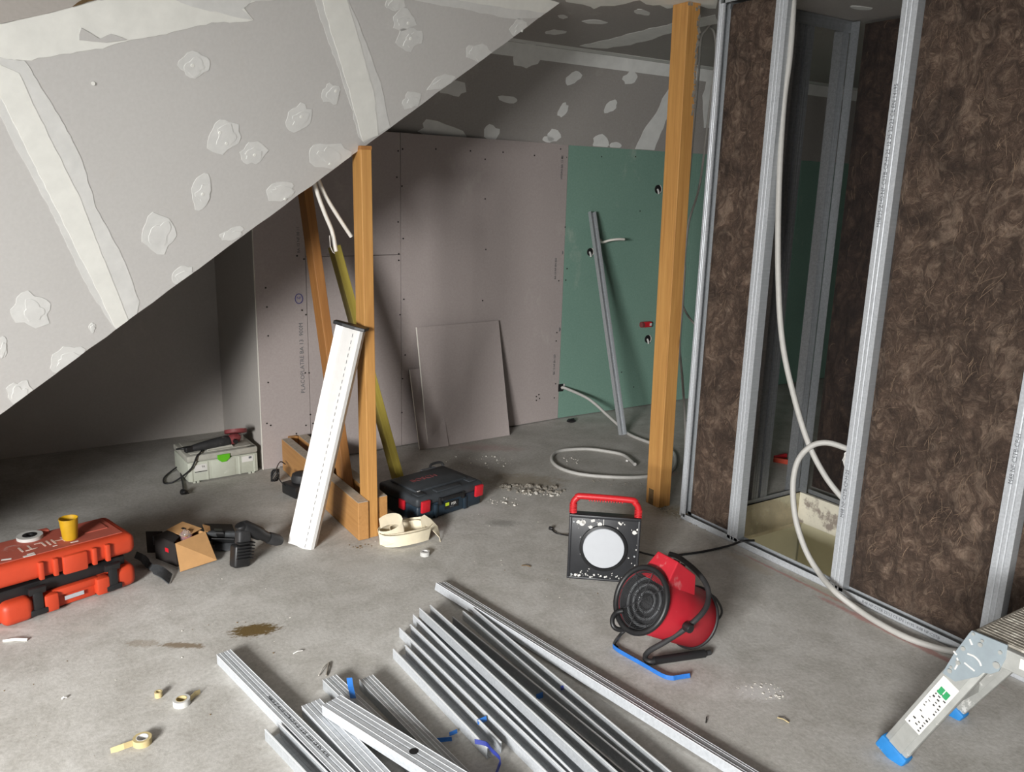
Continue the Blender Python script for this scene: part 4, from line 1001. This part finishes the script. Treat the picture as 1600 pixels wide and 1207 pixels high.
# ================================================================ fabric pouch
t = thing('fabric_pouch', 'folded charcoal fabric pouch lying behind the carton and the drill', 'pouch', fl(335, 850))
AX = Vector((.84, -.54, 0))
P = [fl(350, 846, .004), fl(348, 842, .04), fl(346, 838, .085), fl(344, 832, .105), fl(342, 827, .09), fl(341, 822, .045), fl(341, 819, .004)]
wpart('cloth', MB().ribbon(spline([Vector(p) for p in P], 5), AX*.135, .006), 'fabric', t, smooth=True)
wpart('stripe', MB().ribbon(spline([Vector(p)+Vector((-.006, -.008, .006)) for p in P[1:5]], 5), AX*.035, .002), 'black', t, smooth=True)
wpart('inner_lining', MB().ribbon([fl(349, 852, .006), fl(349, 847, .04), fl(348, 843, .075)], AX*.10, .003), 'black', t)
P = [fl(358, 860, .012), fl(358, 853, .022), fl(359, 846, .026), fl(360, 838, .010)]
wpart('cloth_tail', MB().ribbon(spline([Vector(p) for p in P], 4), AX*.13, .004), 'fabric', t, smooth=True)
# ================================================================ cordless drill
a = fl(380, 887)
t = thing('cordless_drill', 'black cordless drill lying on its side with its ribbed battery towards the viewer', 'drill', a, (0, 0, .25))
m = MB(); m.box((0, .02, .05), (.075, .055, .10), rot=(-.12, .18, 0), bev=.012, seg=3)
for k in range(6): m.box((.004+.003*k, -.004+.001*k, .042+k*.013), (.076, .03, .006), rot=(-.12, .18, 0), bev=.002)
obj('battery', m, 'black', t, smooth=True); obj('grip', MB().box((.024, .035, .118), (.060, .046, .07), rot=(-.2, .2, 0), bev=.012, seg=3), 'black_dusty', t, smooth=True)
m = MB(); m.lathe([(0, 0), (.022, 0), (.030, .012), (.031, .07), (.030, .10), (.024, .115), (.023, .15), (.019, .165), (0, .166)], (.03, .05, .168), (.80, -.05, -.60), 22); obj('motor_housing', m, 'black', t, smooth=True)
m = MB(); m.lathe([(0, 0), (.026, 0), (.027, .02), (.026, .05), (.018, .07), (.008, .075), (0, .076)], (.15, .043, .078), (.80, -.05, -.45), 22); obj('chuck', m, 'black_dusty', t, smooth=True)
obj('rear_cap', MB().cyl((.028, .05, .165), .027, .022, (-.3, 0, 1), 20, bev=.006), 'black', t, smooth=True)
obj('label_sticker', MB().box((.040, .01, .06), (.002, .02, .05), rot=(-.12, .18, .1)), 'ink_grey', t)
# ================================================================ floodlight
a, b = fl(885, 904), fl(996, 913); rz = math.atan2(b.y-a.y, b.x-a.x); W = (b-a).length
t = thing('work_light', 'square black LED work light with a red handle, splattered with plaster', 'lamp', a, (math.radians(-3), 0, rz)); hb = .285
m = MB(); m.box((W/2, .03, hb/2), (W, .05, hb), bev=.006)
obj('housing', m, 'black_splat', t, smooth=True)
rr = .088; cz = .146
m = MB(); m.lathe([(rr*1.16, .0), (rr*1.14, .010), (rr*1.04, .014), (rr*1.0, .004), (rr*1.0, .0), (rr*1.16, -.0001)], (W/2, .006, cz), (0, -1, 0), 48); obj('bezel', m, 'black', t, smooth=True)
m = MB(); m.lathe([(0, 0), (rr, 0), (rr*.98, .006), (rr*.5, .008), (0, .0085)], (W/2, .004, cz), (0, -1, 0), 48); ln = obj('diffuser', m, 'lens', t, smooth=True)
m = MB()
for x in (.007, W-.007): m.box((x, .03, hb/2), (.012, .056, hb+.002), bev=.004)
m.box((W/2, .03, .004), (W, .056, .010), bev=.003); m.box((W/2, .03, hb-.006), (W, .056, .014), bev=.003); obj('rim_frame', m, 'black_splat', t, smooth=True)
m = MB(); m.tube([(.014, .03, hb-.008), (.014, .03, hb+.045), (.030, .03, hb+.068), (.05, .03, hb+.075), (W-.05, .03, hb+.072), (W-.03, .03, hb+.062), (W-.014, .03, hb+.038), (W-.014, .03, hb-.012)], .0135, 14, smooth=4)
for k in range(13): m.box((W/2-.07+.0115*k, .03, hb+.061), (.005, .022, .006), bev=.001)
hd = obj('handle', m, 'red_splat', t, smooth=True, label='red carrying handle')
m = MB()
for k in range(6): m.box((.014, .03, hb+.006+k*.0065), (.031, .031, .0022)); m.box((W-.014, .03, hb+.0+k*.0065), (.031, .031, .0022))
obj('grip_rib', m, 'red_splat', hd, kind='stuff')
m = MB()
for _ in range(70):
    x = rnd.uniform(.01, W-.01); z = rnd.choice([rnd.uniform(.21, hb-.01), rnd.uniform(.01, .04), rnd.uniform(.01, hb-.01)])
    if (x-W/2)**2+(z-cz)**2 < (rr*1.18)**2: continue
    s_ = rnd.uniform(.001, .0045) if rnd.random() < .85 else rnd.uniform(.004, .008); m.box((x, .0042, z), (s_*2, .002, s_*rnd.uniform(.6, 2)), rot=(0, rnd.uniform(0, 3), 0), bev=s_*.3)
for (x, z, s_) in ((.055, hb-.035, .012), (.062, hb-.03, .009), (.04, hb-.03, .008), (.13, hb-.035, .010), (.092, .235, .008), (.265*W/.29, hb-.06, .009)): m.cyl((x, .0035, z), s_, .003, (0, 1, 0), 9)
m.box((.145, .0045, hb-.035), (.003, .002, .055)); m.box((.093, .0045, .215), (.006, .002, .05)); o = obj('plaster_splash', m, 'paper', t); o['kind'] = 'stuff'
m = MB(); 
for (x, z) in ((.02, .02), (W-.02, .02), (.02, hb-.03), (W-.02, .12)): m.cyl((x, .003, z), .004, .004, (0, 1, 0), 10)
obj('housing_screw', m, 'zinc', t, kind='stuff')
wpart('power_cord', MB().tube([lhp for lhp in (fl(893, 838, .03), fl(880, 836, .006), fl(870, 834, .005), fl(863, 829, .005))], .0032, 8, smooth=5), 'black', t, smooth=True)
wpart('plug', MB().cyl(fl(861, 826, .008), .009, .02, (-.4, .8, 0), 12, bev=.002), 'black', t, smooth=True)
# ================================================================ fan heater
Fc, Bc = D(1002, 938, 2.80), D(1080, 964, 2.965); ax = (Bc-Fc).normalized(); LH = (Bc-Fc).length; RH = .107
t = thing('fan_heater', 'round red fan heater tipped back on its black tube frame, grille facing left', 'heater', (Bc.x, Bc.y, 0))
uz = Vector((0, 0, 1)); uz = (uz-ax*uz.dot(ax)).normalized(); ux = ax.cross(uz).normalized()
FM = frame(Fc, ux, uz, ax)
def hp(r_, ang, z_): return FM @ Vector((r_*math.cos(ang), r_*math.sin(ang), z_))
wpart('drum', MB().lathe([(RH*.97, .0), (RH, .006), (RH, LH), (RH*.96, LH+.006), (RH*.95, LH+.006), (RH*.95, .02), (RH*.95, .004)] , seg=48, mat=FM), 'red_metal', t, smooth=True)
def ring(r_, z_, rad, seg=40): return [hp(r_, i*2*PI/seg, z_) for i in range(seg)]
wpart('front_rim', MB().tube(ring(RH+.004, -.002, 0), .010, 10, True), 'black', t, smooth=True)
wpart('rear_rim', MB().tube(ring(RH+.002, LH+.004, 0), .006, 8, True), 'black', t, smooth=True)
m = MB()
for k in range(1, 20): m.tube(ring(.008+.0050*k, -.004, 0), .0010, 5, True)
for k in range(4):
    a_ = k*PI/4; m.tube([hp(RH, a_, -.001), hp(RH, a_+PI, -.001)], .0017, 5)
wpart('grille', m, 'grille', t)
m = MB()
for k in range(3): m.tube(ring(.035+.024*k, .03, 0), .005, 8, True)
wpart('heating_coil', m, 'zinc_dark', t, smooth=True)
wpart('inner_sleeve', MB().lathe([(RH*.94, .006), (RH*.94, .06), (RH*.90, .06), (RH*.90, .006)], seg=36, mat=FM), 'element', t, smooth=True)
wpart('inner_wall', MB().lathe([(0, .055), (RH*.88, .055), (RH*.88, .06), (0, .06)], seg=36, mat=FM), 'element', t)
wpart('fan_hub', MB().lathe([(0, .03), (.022, .032), (.024, .055), (0, .056)], seg=24, mat=FM), 'element', t, smooth=True)
wpart('rear_guard', MB().lathe([(0, LH+.001), (RH*.9, LH+.001), (RH*.9, LH+.004), (0, LH+.004)], seg=36, mat=FM), 'black', t)
# control box on top of the drum, tapered, aligned with the axis
m = MB()
q = [Vector((sx*.062, .085, .035)) for sx in (1,)]
def hb_(x, y, z): return FM @ Vector((x, y, z))
V8 = [(-.066, .075, .012), (.066, .075, .012), (.066, .075, .175), (-.066, .075, .175), (-.050, .172, .035), (.050, .172, .035), (.050, .150, .150), (-.050, .150, .150)]
vs = [m.bm.verts.new(hb_(*p)) for p in V8]
for f in ((0, 1, 2, 3), (4, 5, 6, 7), (0, 1, 5, 4), (1, 2, 6, 5), (2, 3, 7, 6), (3, 0, 4, 7)): m.bm.faces.new([vs[i] for i in f])
cb = wpart('control_box', m, 'red_metal', t, bevel=.004)
m = MB(); m.cyl(hb_(.0, .164, .085), .013, .014, uz, 18, bev=.002); m.cyl(hb_(.0, .160, .125), .010, .012, uz, 18, bev=.002); wpart2('control_knob', m, 'black', cb, smooth=True)
# tube frame
P = [D(1046, 866, 3.06), D(1062, 872, 3.03), D(1088, 893, 2.95), D(1104, 915, 2.88), D(1107, 935, 2.84), D(1100, 955, 2.80), D(1076, 979, 2.78), D(1040, 1003, 2.82), D(1014, 1018, 2.86), fl(1008, 1028, .012), fl(1014, 1034, .012), fl(1026, 1033, .012), fl(1060, 1027, .012), fl(1110, 1020, .012)]
wpart('tube_frame', MB().tube(P, .0095, 12, smooth=6), 'black_dusty', t, smooth=True)
P = [fl(1022, 1033, .014), fl(1105, 1021, .014)]
wpart('foot_grip', MB().tube([P[0], P[0].lerp(P[1], .95)], .0145, 14), 'black', t, smooth=True)
P = [D(1046, 866, 3.06), D(1030, 862, 3.10), D(1010, 872, 3.12), D(990, 905, 3.02), hp(RH+.02, PI, .05)+Vector((0, 0, .03)), D(962, 968, 2.84), D(958, 976, 2.80), D(963, 984, 2.79), D(976, 986, 2.80), hp(RH+.012, -PI*.62, .06)]
wpart('tube_frame', MB().tube([D(973, 955, 2.83), D(963, 958, 2.83), D(957, 967, 2.82), D(958, 978, 2.81), D(966, 984, 2.81), D(980, 984, 2.82)], .0085, 12, smooth=6), 'black', t, smooth=True)
wpart('tube_frame', MB().tube([D(976, 986, 2.86), D(968, 994, 2.88), fl(960, 1006, .008), fl(964, 1012, .008)], .006, 8, smooth=5), 'black', t, smooth=True)
for px, py, tt in ((1075, 981, 2.765),): wpart('pivot_knob', MB().cyl(D(px, py, tt), .016, .03, ux, 10, bev=.003), 'black', t, smooth=True)
wpart('power_cord', MB().tube([D(1100, 925, 3.05), D(1118, 935, 3.08), D(1128, 955, 3.12), fl(1122, 968, .01), fl(1112, 972, .006)], .0045, 8, smooth=5), 'black_dusty', t, smooth=True)
wpart('power_cord', MB().tube([D(1050, 866, 3.08), fl(1040, 872, .06), fl(1010, 866, .02), fl(996, 862, .006), fl(985, 862, .006)], .0045, 8, smooth=5), 'black', t, smooth=True)
# ================================================================ blue strips
def strip(pix, wd, mat, label, h=.004, name='blue_strip', group=None, z=None, wv=(0, .25, .97)):
    P = [fl(x, y, (z[i] if z else h)) for i, (x, y) in enumerate(pix)]
    P = spline(P, 4); return solo(name, MB().ribbon(P, Vector(wv).normalized()*wd, .0015), mat, label, 'strip', group)
strip([(958, 1010), (968, 1018), (1000, 1036), (1035, 1056), (1050, 1060), (1058, 1059), (1078, 1056)], .016, 'bluetape', 'long bent blue plastic strip in front of the heater', h=.009)
strip([(546, 1060), (548, 1074), (552, 1092)], .018, 'bluetape', 'short blue strip standing in the left heap of profiles', z=[.075, .06, .05], wv=(.84, -.54, .1))
strip([(668, 1158), (684, 1157), (706, 1155)], .013, 'bluetape', 'blue strip lying left of the short channel profile', h=.008)
strip([(702, 1148), (714, 1143)], .012, 'bluetape', 'tiny blue strip just above the strip by the short channel', h=.008)
strip([(742, 1159), (760, 1163), (768, 1172), (782, 1187), (779, 1200), (774, 1215)], .014, 'navytape', 'bent blue strip curling over the near end of the short channel', z=[.05, .05, .045, .03, .012, .008])
strip([(746, 1129), (760, 1123)], .016, 'bluetape', 'blue strip stuck between the short channel and the main bundle', z=[.03, .03])
strip([(838, 1090), (848, 1086)], .018, 'bluetape', 'blue scrap on the profile bundle', z=[.04, .04])
strip([(876, 1076), (886, 1073)], .014, 'navytape', 'dark blue scrap right of the profile bundle', z=[.02, .02])
# ================================================================ profiles on the floor
def lay(far, near, typ, wd, label, z=0.0, ext=.25, mat='zinc', fl_=.036, text=None, hole_=None, roll=0, z2=None, lip=.006, nest=None):
    a, b = fl(*far, z), fl(*near, z); v = (b-a); L = v.length+ext; v.normalize()
    if z2 is not None: v = Vector((v.x, v.y, (z2-z)/L)).normalized()
    t = thing('metal_profile', label, 'profile', a)
    side = Vector((0, 0, 1)).cross(v).normalized(); upv = v.cross(side)
    if typ == 'web': fm = frame((0, 0, fl_), v, -side, -upv)
    elif typ == 'open': fm = frame((0, 0, 0), v, side, upv)
    else: fm = frame((0, 0, wd/2), v, upv, -side)
    fm = fm @ Matrix.Rotation(roll, 4, 'X')
    obj('channel', MB().extr(csec(wd, fl_, lip), L, fm), mat, t)
    m = MB(); h_ = wd/2; tp_ = fl_ + .0004
    if typ == 'open':
        for sg in (-1, 1): m.extr([(sg*(h_-.004), tp_-.0006), (sg*(h_+.0004), tp_-.0006), (sg*(h_+.0004), tp_+.0006), (sg*(h_-.004), tp_+.0006)], L, fm)
    else:
        for yy in (-h_-.0003, h_*.52, -h_*.52, h_+.0003): m.extr([(yy-.0009, -.0008), (yy+.0009, -.0008), (yy+.0009, .0006), (yy-.0009, .0006)], L, fm)
    obj('edge_highlight', m, 'zinc_glint', t)  # added near-white strips, a painted highlight along the profile edges
    if text:
        for d, body, off in text:
            # lettering on the outside of the web
            q = fm @ frame((d, off*wd, -.0006), (1, 0, 0), (0, -1, 0), (0, 0, -1))
            obj('printed_text', text_bm(body, .015, q, .0002), 'ink', t)
    if hole_:
        q = fm @ Matrix.Translation((hole_, 0, -.0006)); m = MB(); m.cyl((0, 0, 0), .013, .0012, (0, 0, 1), 20)
        bmesh.ops.transform(m.bm, matrix=q, verts=m.bm.verts[:]); obj('cable_hole', m, 'black', t)
    return t
TXT = 'M48/35 Z140-NF-CSTB-CP-H-25 12 25  22/23 CE EN 14195'
lay((689, 921), (1148, 1207), 'web', .052, 'longest galvanised profile, lying by itself right of the bundle', mat='zinc_light', roll=-.25, fl_=.030)
lay((731, 966), (1012, 1207), 'open', .048, 'open channel at the right side of the profile bundle')
lay((699, 980), (966, 1205), 'open', .048, 'dusty open channel just left of the right-hand channel of the bundle', mat='zinc')
lay((676, 973), (927, 1205), 'web', .048, 'printed profile lying web-up in the middle of the bundle', mat='zinc', text=[(.55, TXT, 0)])
lay((654, 972), (888, 1205), 'open', .048, 'open channel left of the middle of the bundle', mat='zinc_light', )
lay((664, 962), (905, 1185), 'open', .048, 'open channel lying on top of the bundle', z=.0375, mat='zinc')
lay((633, 993), (848, 1205), 'open', .048, 'leftmost open channel of the bundle', mat='zinc_light', hole_=.35)
lay((624, 1026), (772, 1182), 'open', .050, 'short open channel lying alone left of the bundle', ext=0, mat='zinc_light', hole_=.3)
lay((572, 1074), (700, 1207), 'web', .048, 'profile emerging between the left heap and the short channel', mat='zinc')
lay((515, 1074), (652, 1207), 'web', .048, 'profile at the back of the left heap, touched by the blue strip', mat='zinc', z=.0)
lay((486, 1114), (572, 1207), 'web', .060, 'broad ribbed profile in the middle of the left heap', mat='zinc_light', z=.0)
lay((518, 1110), (668, 1205), 'web', .070, 'widest profile with a round hole, crossing on top of the left heap', mat='zinc_light', z=.038, hole_=.36, fl_=.034)
lay((350, 1034), (520, 1207), 'web', .048, 'leftmost profile pointing at the orange case, printed with codes', mat='zinc_light', text=[(.52, TXT, 0)])
lay((426, 1152), (478, 1207), 'open', .048, 'lowest channel at the bottom left of the left heap', mat='zinc', ext=.3)
# ================================================================ step platform
a = fl(1385, 1187); X0 = 2.115
t = thing('step_platform', 'aluminium step platform with blue rubber feet, spattered with plaster, at the right edge', 'ladder', (a.x, a.y, 0))
topc = onX(1517, 988, X0); zt = topc.z
def leg(px_foot, x0, w_=.080, th=.026, top=None, nm='leg'):
    f0 = fl(*px_foot); tp_ = Vector((x0, topc.y-.03, zt-.05)); f0 = Vector((x0, f0.y, 0)); d = (tp_-f0).normalized(); n_ = Vector((0, d.z, -d.y))
    m = MB(); q = frame(f0, Vector((1, 0, 0)), n_, d); LL = (tp_-f0).length
    m.box((0, 0, LL/2+.012), (th, w_, LL), bev=.006, mat=q); m.box((-.0135, 0, LL/2+.02), (.003, w_*.55, LL-.05), mat=q)
    o = wpart(nm, m, 'alu', t, smooth=True)
    m = MB(); m.box((0, 0, .022), (th+.014, w_+.012, .048), bev=.006, mat=q); m.cyl((0, 0, 0), .001, .001)
    wpart2('foot_cap', MB().box((0, 0, .024), (th+.014, w_+.012, .05), bev=.007, mat=q), 'bluecap', o, smooth=True)
    return o, q, LL
l1, q1, LL = leg((1385, 1183), X0+.013)
l2, q2, _ = leg((1478, 1112), X0+.375)
lb = wpart2('instruction_label', MB().box((-.0158, .002, LL*.52), (.0012, .052, .21), mat=q1), 'paper', l1)
m = MB()
for i in range(14):
    for j in range(3):
        if rnd.random() < .72: m.box((-.0168, -.016+j*.016+rnd.uniform(-.003, .003), LL*.52-.095+i*.0115), (.0008, rnd.uniform(.003, .009), rnd.uniform(.002, .006)), mat=q1)
wpart2('pictogram', m, 'ink', l1, kind='stuff')
wpart2('green_mark', MB().box((-.0168, .008, LL*.52+.062), (.001, .014, .024), mat=q1).box((-.0168, -.009, LL*.52+.062), (.001, .014, .024), mat=q1), 'mark_green', l1)
# hinge plate on the near side
pl_ = [(1514, 990), (1518, 986), (1574, 1009), (1571, 1030), (1560, 1050), (1548, 1054), (1536, 1052), (1528, 1058), (1492, 1066), (1472, 1052), (1490, 1022)]
m = MB(); m.poly([onX(x, y, X0-.004) for x, y in pl_], (.006, 0, 0)); hp_ = wpart('hinge_plate', m, 'aluplate', t, bevel=.001)
m = MB()
for x, y, r_ in ((1521, 991, .004), (1532, 1008, .006), (1505, 1014, .006), (1497, 1036, .006), (1484, 1049, .006), (1563, 1020, .005), (1557, 1040, .009), (1486, 1043, .004), (1535, 1002, .004)):
    m.cyl(onX(x, y, X0-.006), r_, .005, (1, 0, 0), 12)
wpart2('rivet', m, 'alu', hp_, kind='stuff', smooth=True)
m = MB()
for P_ in ([(1512, 1022), (1522, 1026), (1530, 1034), (1533, 1041)], [(1507, 1036), (1514, 1042), (1523, 1049)], [(1495, 1028), (1497, 1036), (1492, 1046)], [(1490, 1018), (1495, 1024)], [(1515, 999), (1519, 1008)]):
    m.tube([onX(x, y, X0-.0045) for x, y in P_], .0026, 6, smooth=4)
wpart2('plaster_smear', m, 'paper', hp_, kind='stuff')
# platform: two side rails along -Y, treads across X
Yp = topc.y; Lp = 1.0
m = MB(); m.box((X0+.008, Yp-Lp/2, zt-.030), (.02, Lp, .055), bev=.003); sr = wpart('side_rail', m, 'alu', t)
wpart2('rail_slot', MB().box((X0-.0045, Yp-.27, zt-.038), (.004, .16, .024), bev=.001), 'black', sr)
lb = wpart2('rail_label', MB().box((X0-.0035, Yp-.165, zt-.022), (.002, .07, .028)), 'paper', sr)
m = MB(); m.box((X0+.385, Yp-Lp/2, zt-.030), (.02, Lp, .055), bev=.003); wpart('side_rail', m, 'alu', t)
for k in range(3):
    x0 = X0+.018+.123*k+.004; wpart('tread_board', MB().box((x0+.056, Yp-Lp/2, zt-.004), (.114, Lp-.004, .012), bev=.002), 'platform', t)
m = MB()
for k in range(24): m.box((X0+.03+.0155*k, Yp-Lp/2, zt+.0026), (.004, Lp-.02, .0015))
wpart('tread_rib', m, 'platform', t, kind='stuff')
wpart('end_bar', MB().box((X0+.196, Yp-.006, zt-.02), (.37, .02, .035), bev=.003), 'platform', t)
wpart('cross_brace', MB().box((X0+.19, fl(1385, 1183).y-.05, .14), (.36, .012, .03)), 'alu', t)
# ================================================================ loose debris
def chips(name, cxp, cyp, n_, rx, ry, s0, s1, mat, label, cat='debris', flat=.5, rot=0):
    c = fl(cxp, cyp); m = MB()
    for _ in range(n_):
        r_ = math.sqrt(rnd.random()); a_ = rnd.uniform(0, 2*PI); x = r_*rx*math.cos(a_); y = r_*ry*math.sin(a_)
        x, y = x*math.cos(rot)-y*math.sin(rot), x*math.sin(rot)+y*math.cos(rot)
        s_ = s0+(s1-s0)*rnd.random()**3
        m.box((c.x+x, c.y+y, s_*flat*.5), (s_, s_*rnd.uniform(.5, 1), s_*flat), rot=(rnd.uniform(-.3, .3), rnd.uniform(-.3, .3), rnd.uniform(0, 3)), taper=(rnd.uniform(.4, .9), rnd.uniform(.4, .9)))
    o = tag(obj(name, m, mat), label, cat, kind='stuff'); return o
yw = -yaw
chips('plaster_rubble', 832, 765, 130, .20, .07, .005, .03, 'grit', 'low heap of grey plaster rubble on the floor in front of the coiled conduit', rot=yw)
chips('plaster_rubble', 845, 772, 50, .12, .04, .004, .020, 'rubble', 'pale plaster crumbs on the rubble heap before the coiled conduit', rot=yw)
chips('plaster_crumbs', 750, 722, 60, .22, .12, .003, .014, 'rubble', 'white crumbs on the floor in front of the leaning plasterboard', rot=yw)
chips('plaster_crumbs', 790, 785, 26, .10, .06, .003, .016, 'rubble', 'white crumbs right of the blue case', rot=yw)
chips('plaster_crumbs', 885, 720, 40, .10, .10, .002, .010, 'rubble', 'fine white crumbs inside the conduit coil', rot=yw)
chips('floor_grit', 1062, 806, 160, .22, .05, .003, .012, 'grit', 'gravelly grit at the foot of the end stud and post', rot=PI/2)
chips('floor_grit', 985, 758, 90, .24, .05, .002, .010, 'grit', 'band of fine grit on the floor left of the right post', rot=yw-.25)
chips('plaster_crumbs', 640, 930, 110, 1.1, .8, .0015, .006, 'rubble', 'tiny white specks scattered over the middle of the floor')
chips('floor_grit', 500, 1040, 80, 1.2, .6, .0015, .006, 'brown_bit', 'tiny dark specks scattered over the near floor')
chips('plaster_crumbs', 1185, 1080, 45, .09, .06, .002, .012, 'rubble', 'crumbled white plaster patch between heater and step platform', rot=yw, flat=.25)
chips('wood_chip', 557, 853, 10, .07, .03, .006, .022, 'brown_bit', 'brown chips at the near end of the low beams', rot=yw, flat=.3)
m = MB(); bmesh.ops.create_icosphere(m.bm, subdivisions=2, radius=.03); c = fl(893, 660)
for v in m.bm.verts: v.co = Vector((v.co.x*1.2, v.co.y*.7, max(-.012, v.co.z*.5)))*(1+.6*noise.noise(v.co*50))+c+Vector((0, 0, .012))
solo('dark_scrap', m, 'black', 'small crumpled black scrap near the green wall', 'scrap')
def sliver(x, y, dx, dy, wd, mat, label, nm='sliver', cat='scrap'):
    a, b = fl(x, y, .004), fl(x+dx, y+dy, .004); return solo(nm, MB().tube([a, a.lerp(b, .5)+Vector((0, 0, .004)), b], wd, 5), mat, label, cat)
sliver(458, 1022, 15, -5, .0022, 'paper', 'white sliver on the floor left of the bundle')
sliver(498, 1056, 12, -18, .002, 'rubble', 'pale splinter leaning left in the splinter trio', 'splinter'); sliver(510, 1056, 4, -20, .0035, 'grit', 'thick grey splinter above the left heap', 'splinter')
sliver(104, 1090, -8, 3, .003, 'paper', 'short white scrap at the left of the near floor')
sliver(1103, 1130, 1, -9, .002, 'screw', 'dark screw on the floor in front of the long profile', 'screw', 'screw')
sliver(1215, 1122, 18, 8, .002, 'tan', 'orange-tan sliver left of the step platform')
sliver(5, 1002, 38, -2, .006, 'paper', 'crumpled white scrap below the orange case')
sliver(815, 884, 14, 2, .002, 'brown_bit', 'thin brown twig left of the work light', 'twig')

# ---------------------------------------------------------------- groups of repeats
GR = {'metal_profile': 'galvanised profiles about the floor', 'metal_stud': 'upright metal studs', 'insulation_batt': 'mineral wool panels', 'floor_track': 'metal floor tracks',
      'head_track': 'metal head tracks', 'timber_beam': 'low timber beams', 'timber_post': 'timber posts', 'plasterboard_offcut': 'leaning plasterboard offcuts', 'tape_roll': 'tape rolls on the floor',
      'blue_strip': 'blue plastic strips', 'socket_hole': 'cut-outs in the green wall', 'flexible_conduit': 'conduits', 'cable': 'cables', 'tool_case': 'plastic tool cases', 'splinter': 'splinters above the left heap'}
for o in list(bpy.data.objects):
    if 'category' in o.keys() and o.name.split('.')[0] in GR and o.get('kind') is None: o['group'] = GR[o.name.split('.')[0]]
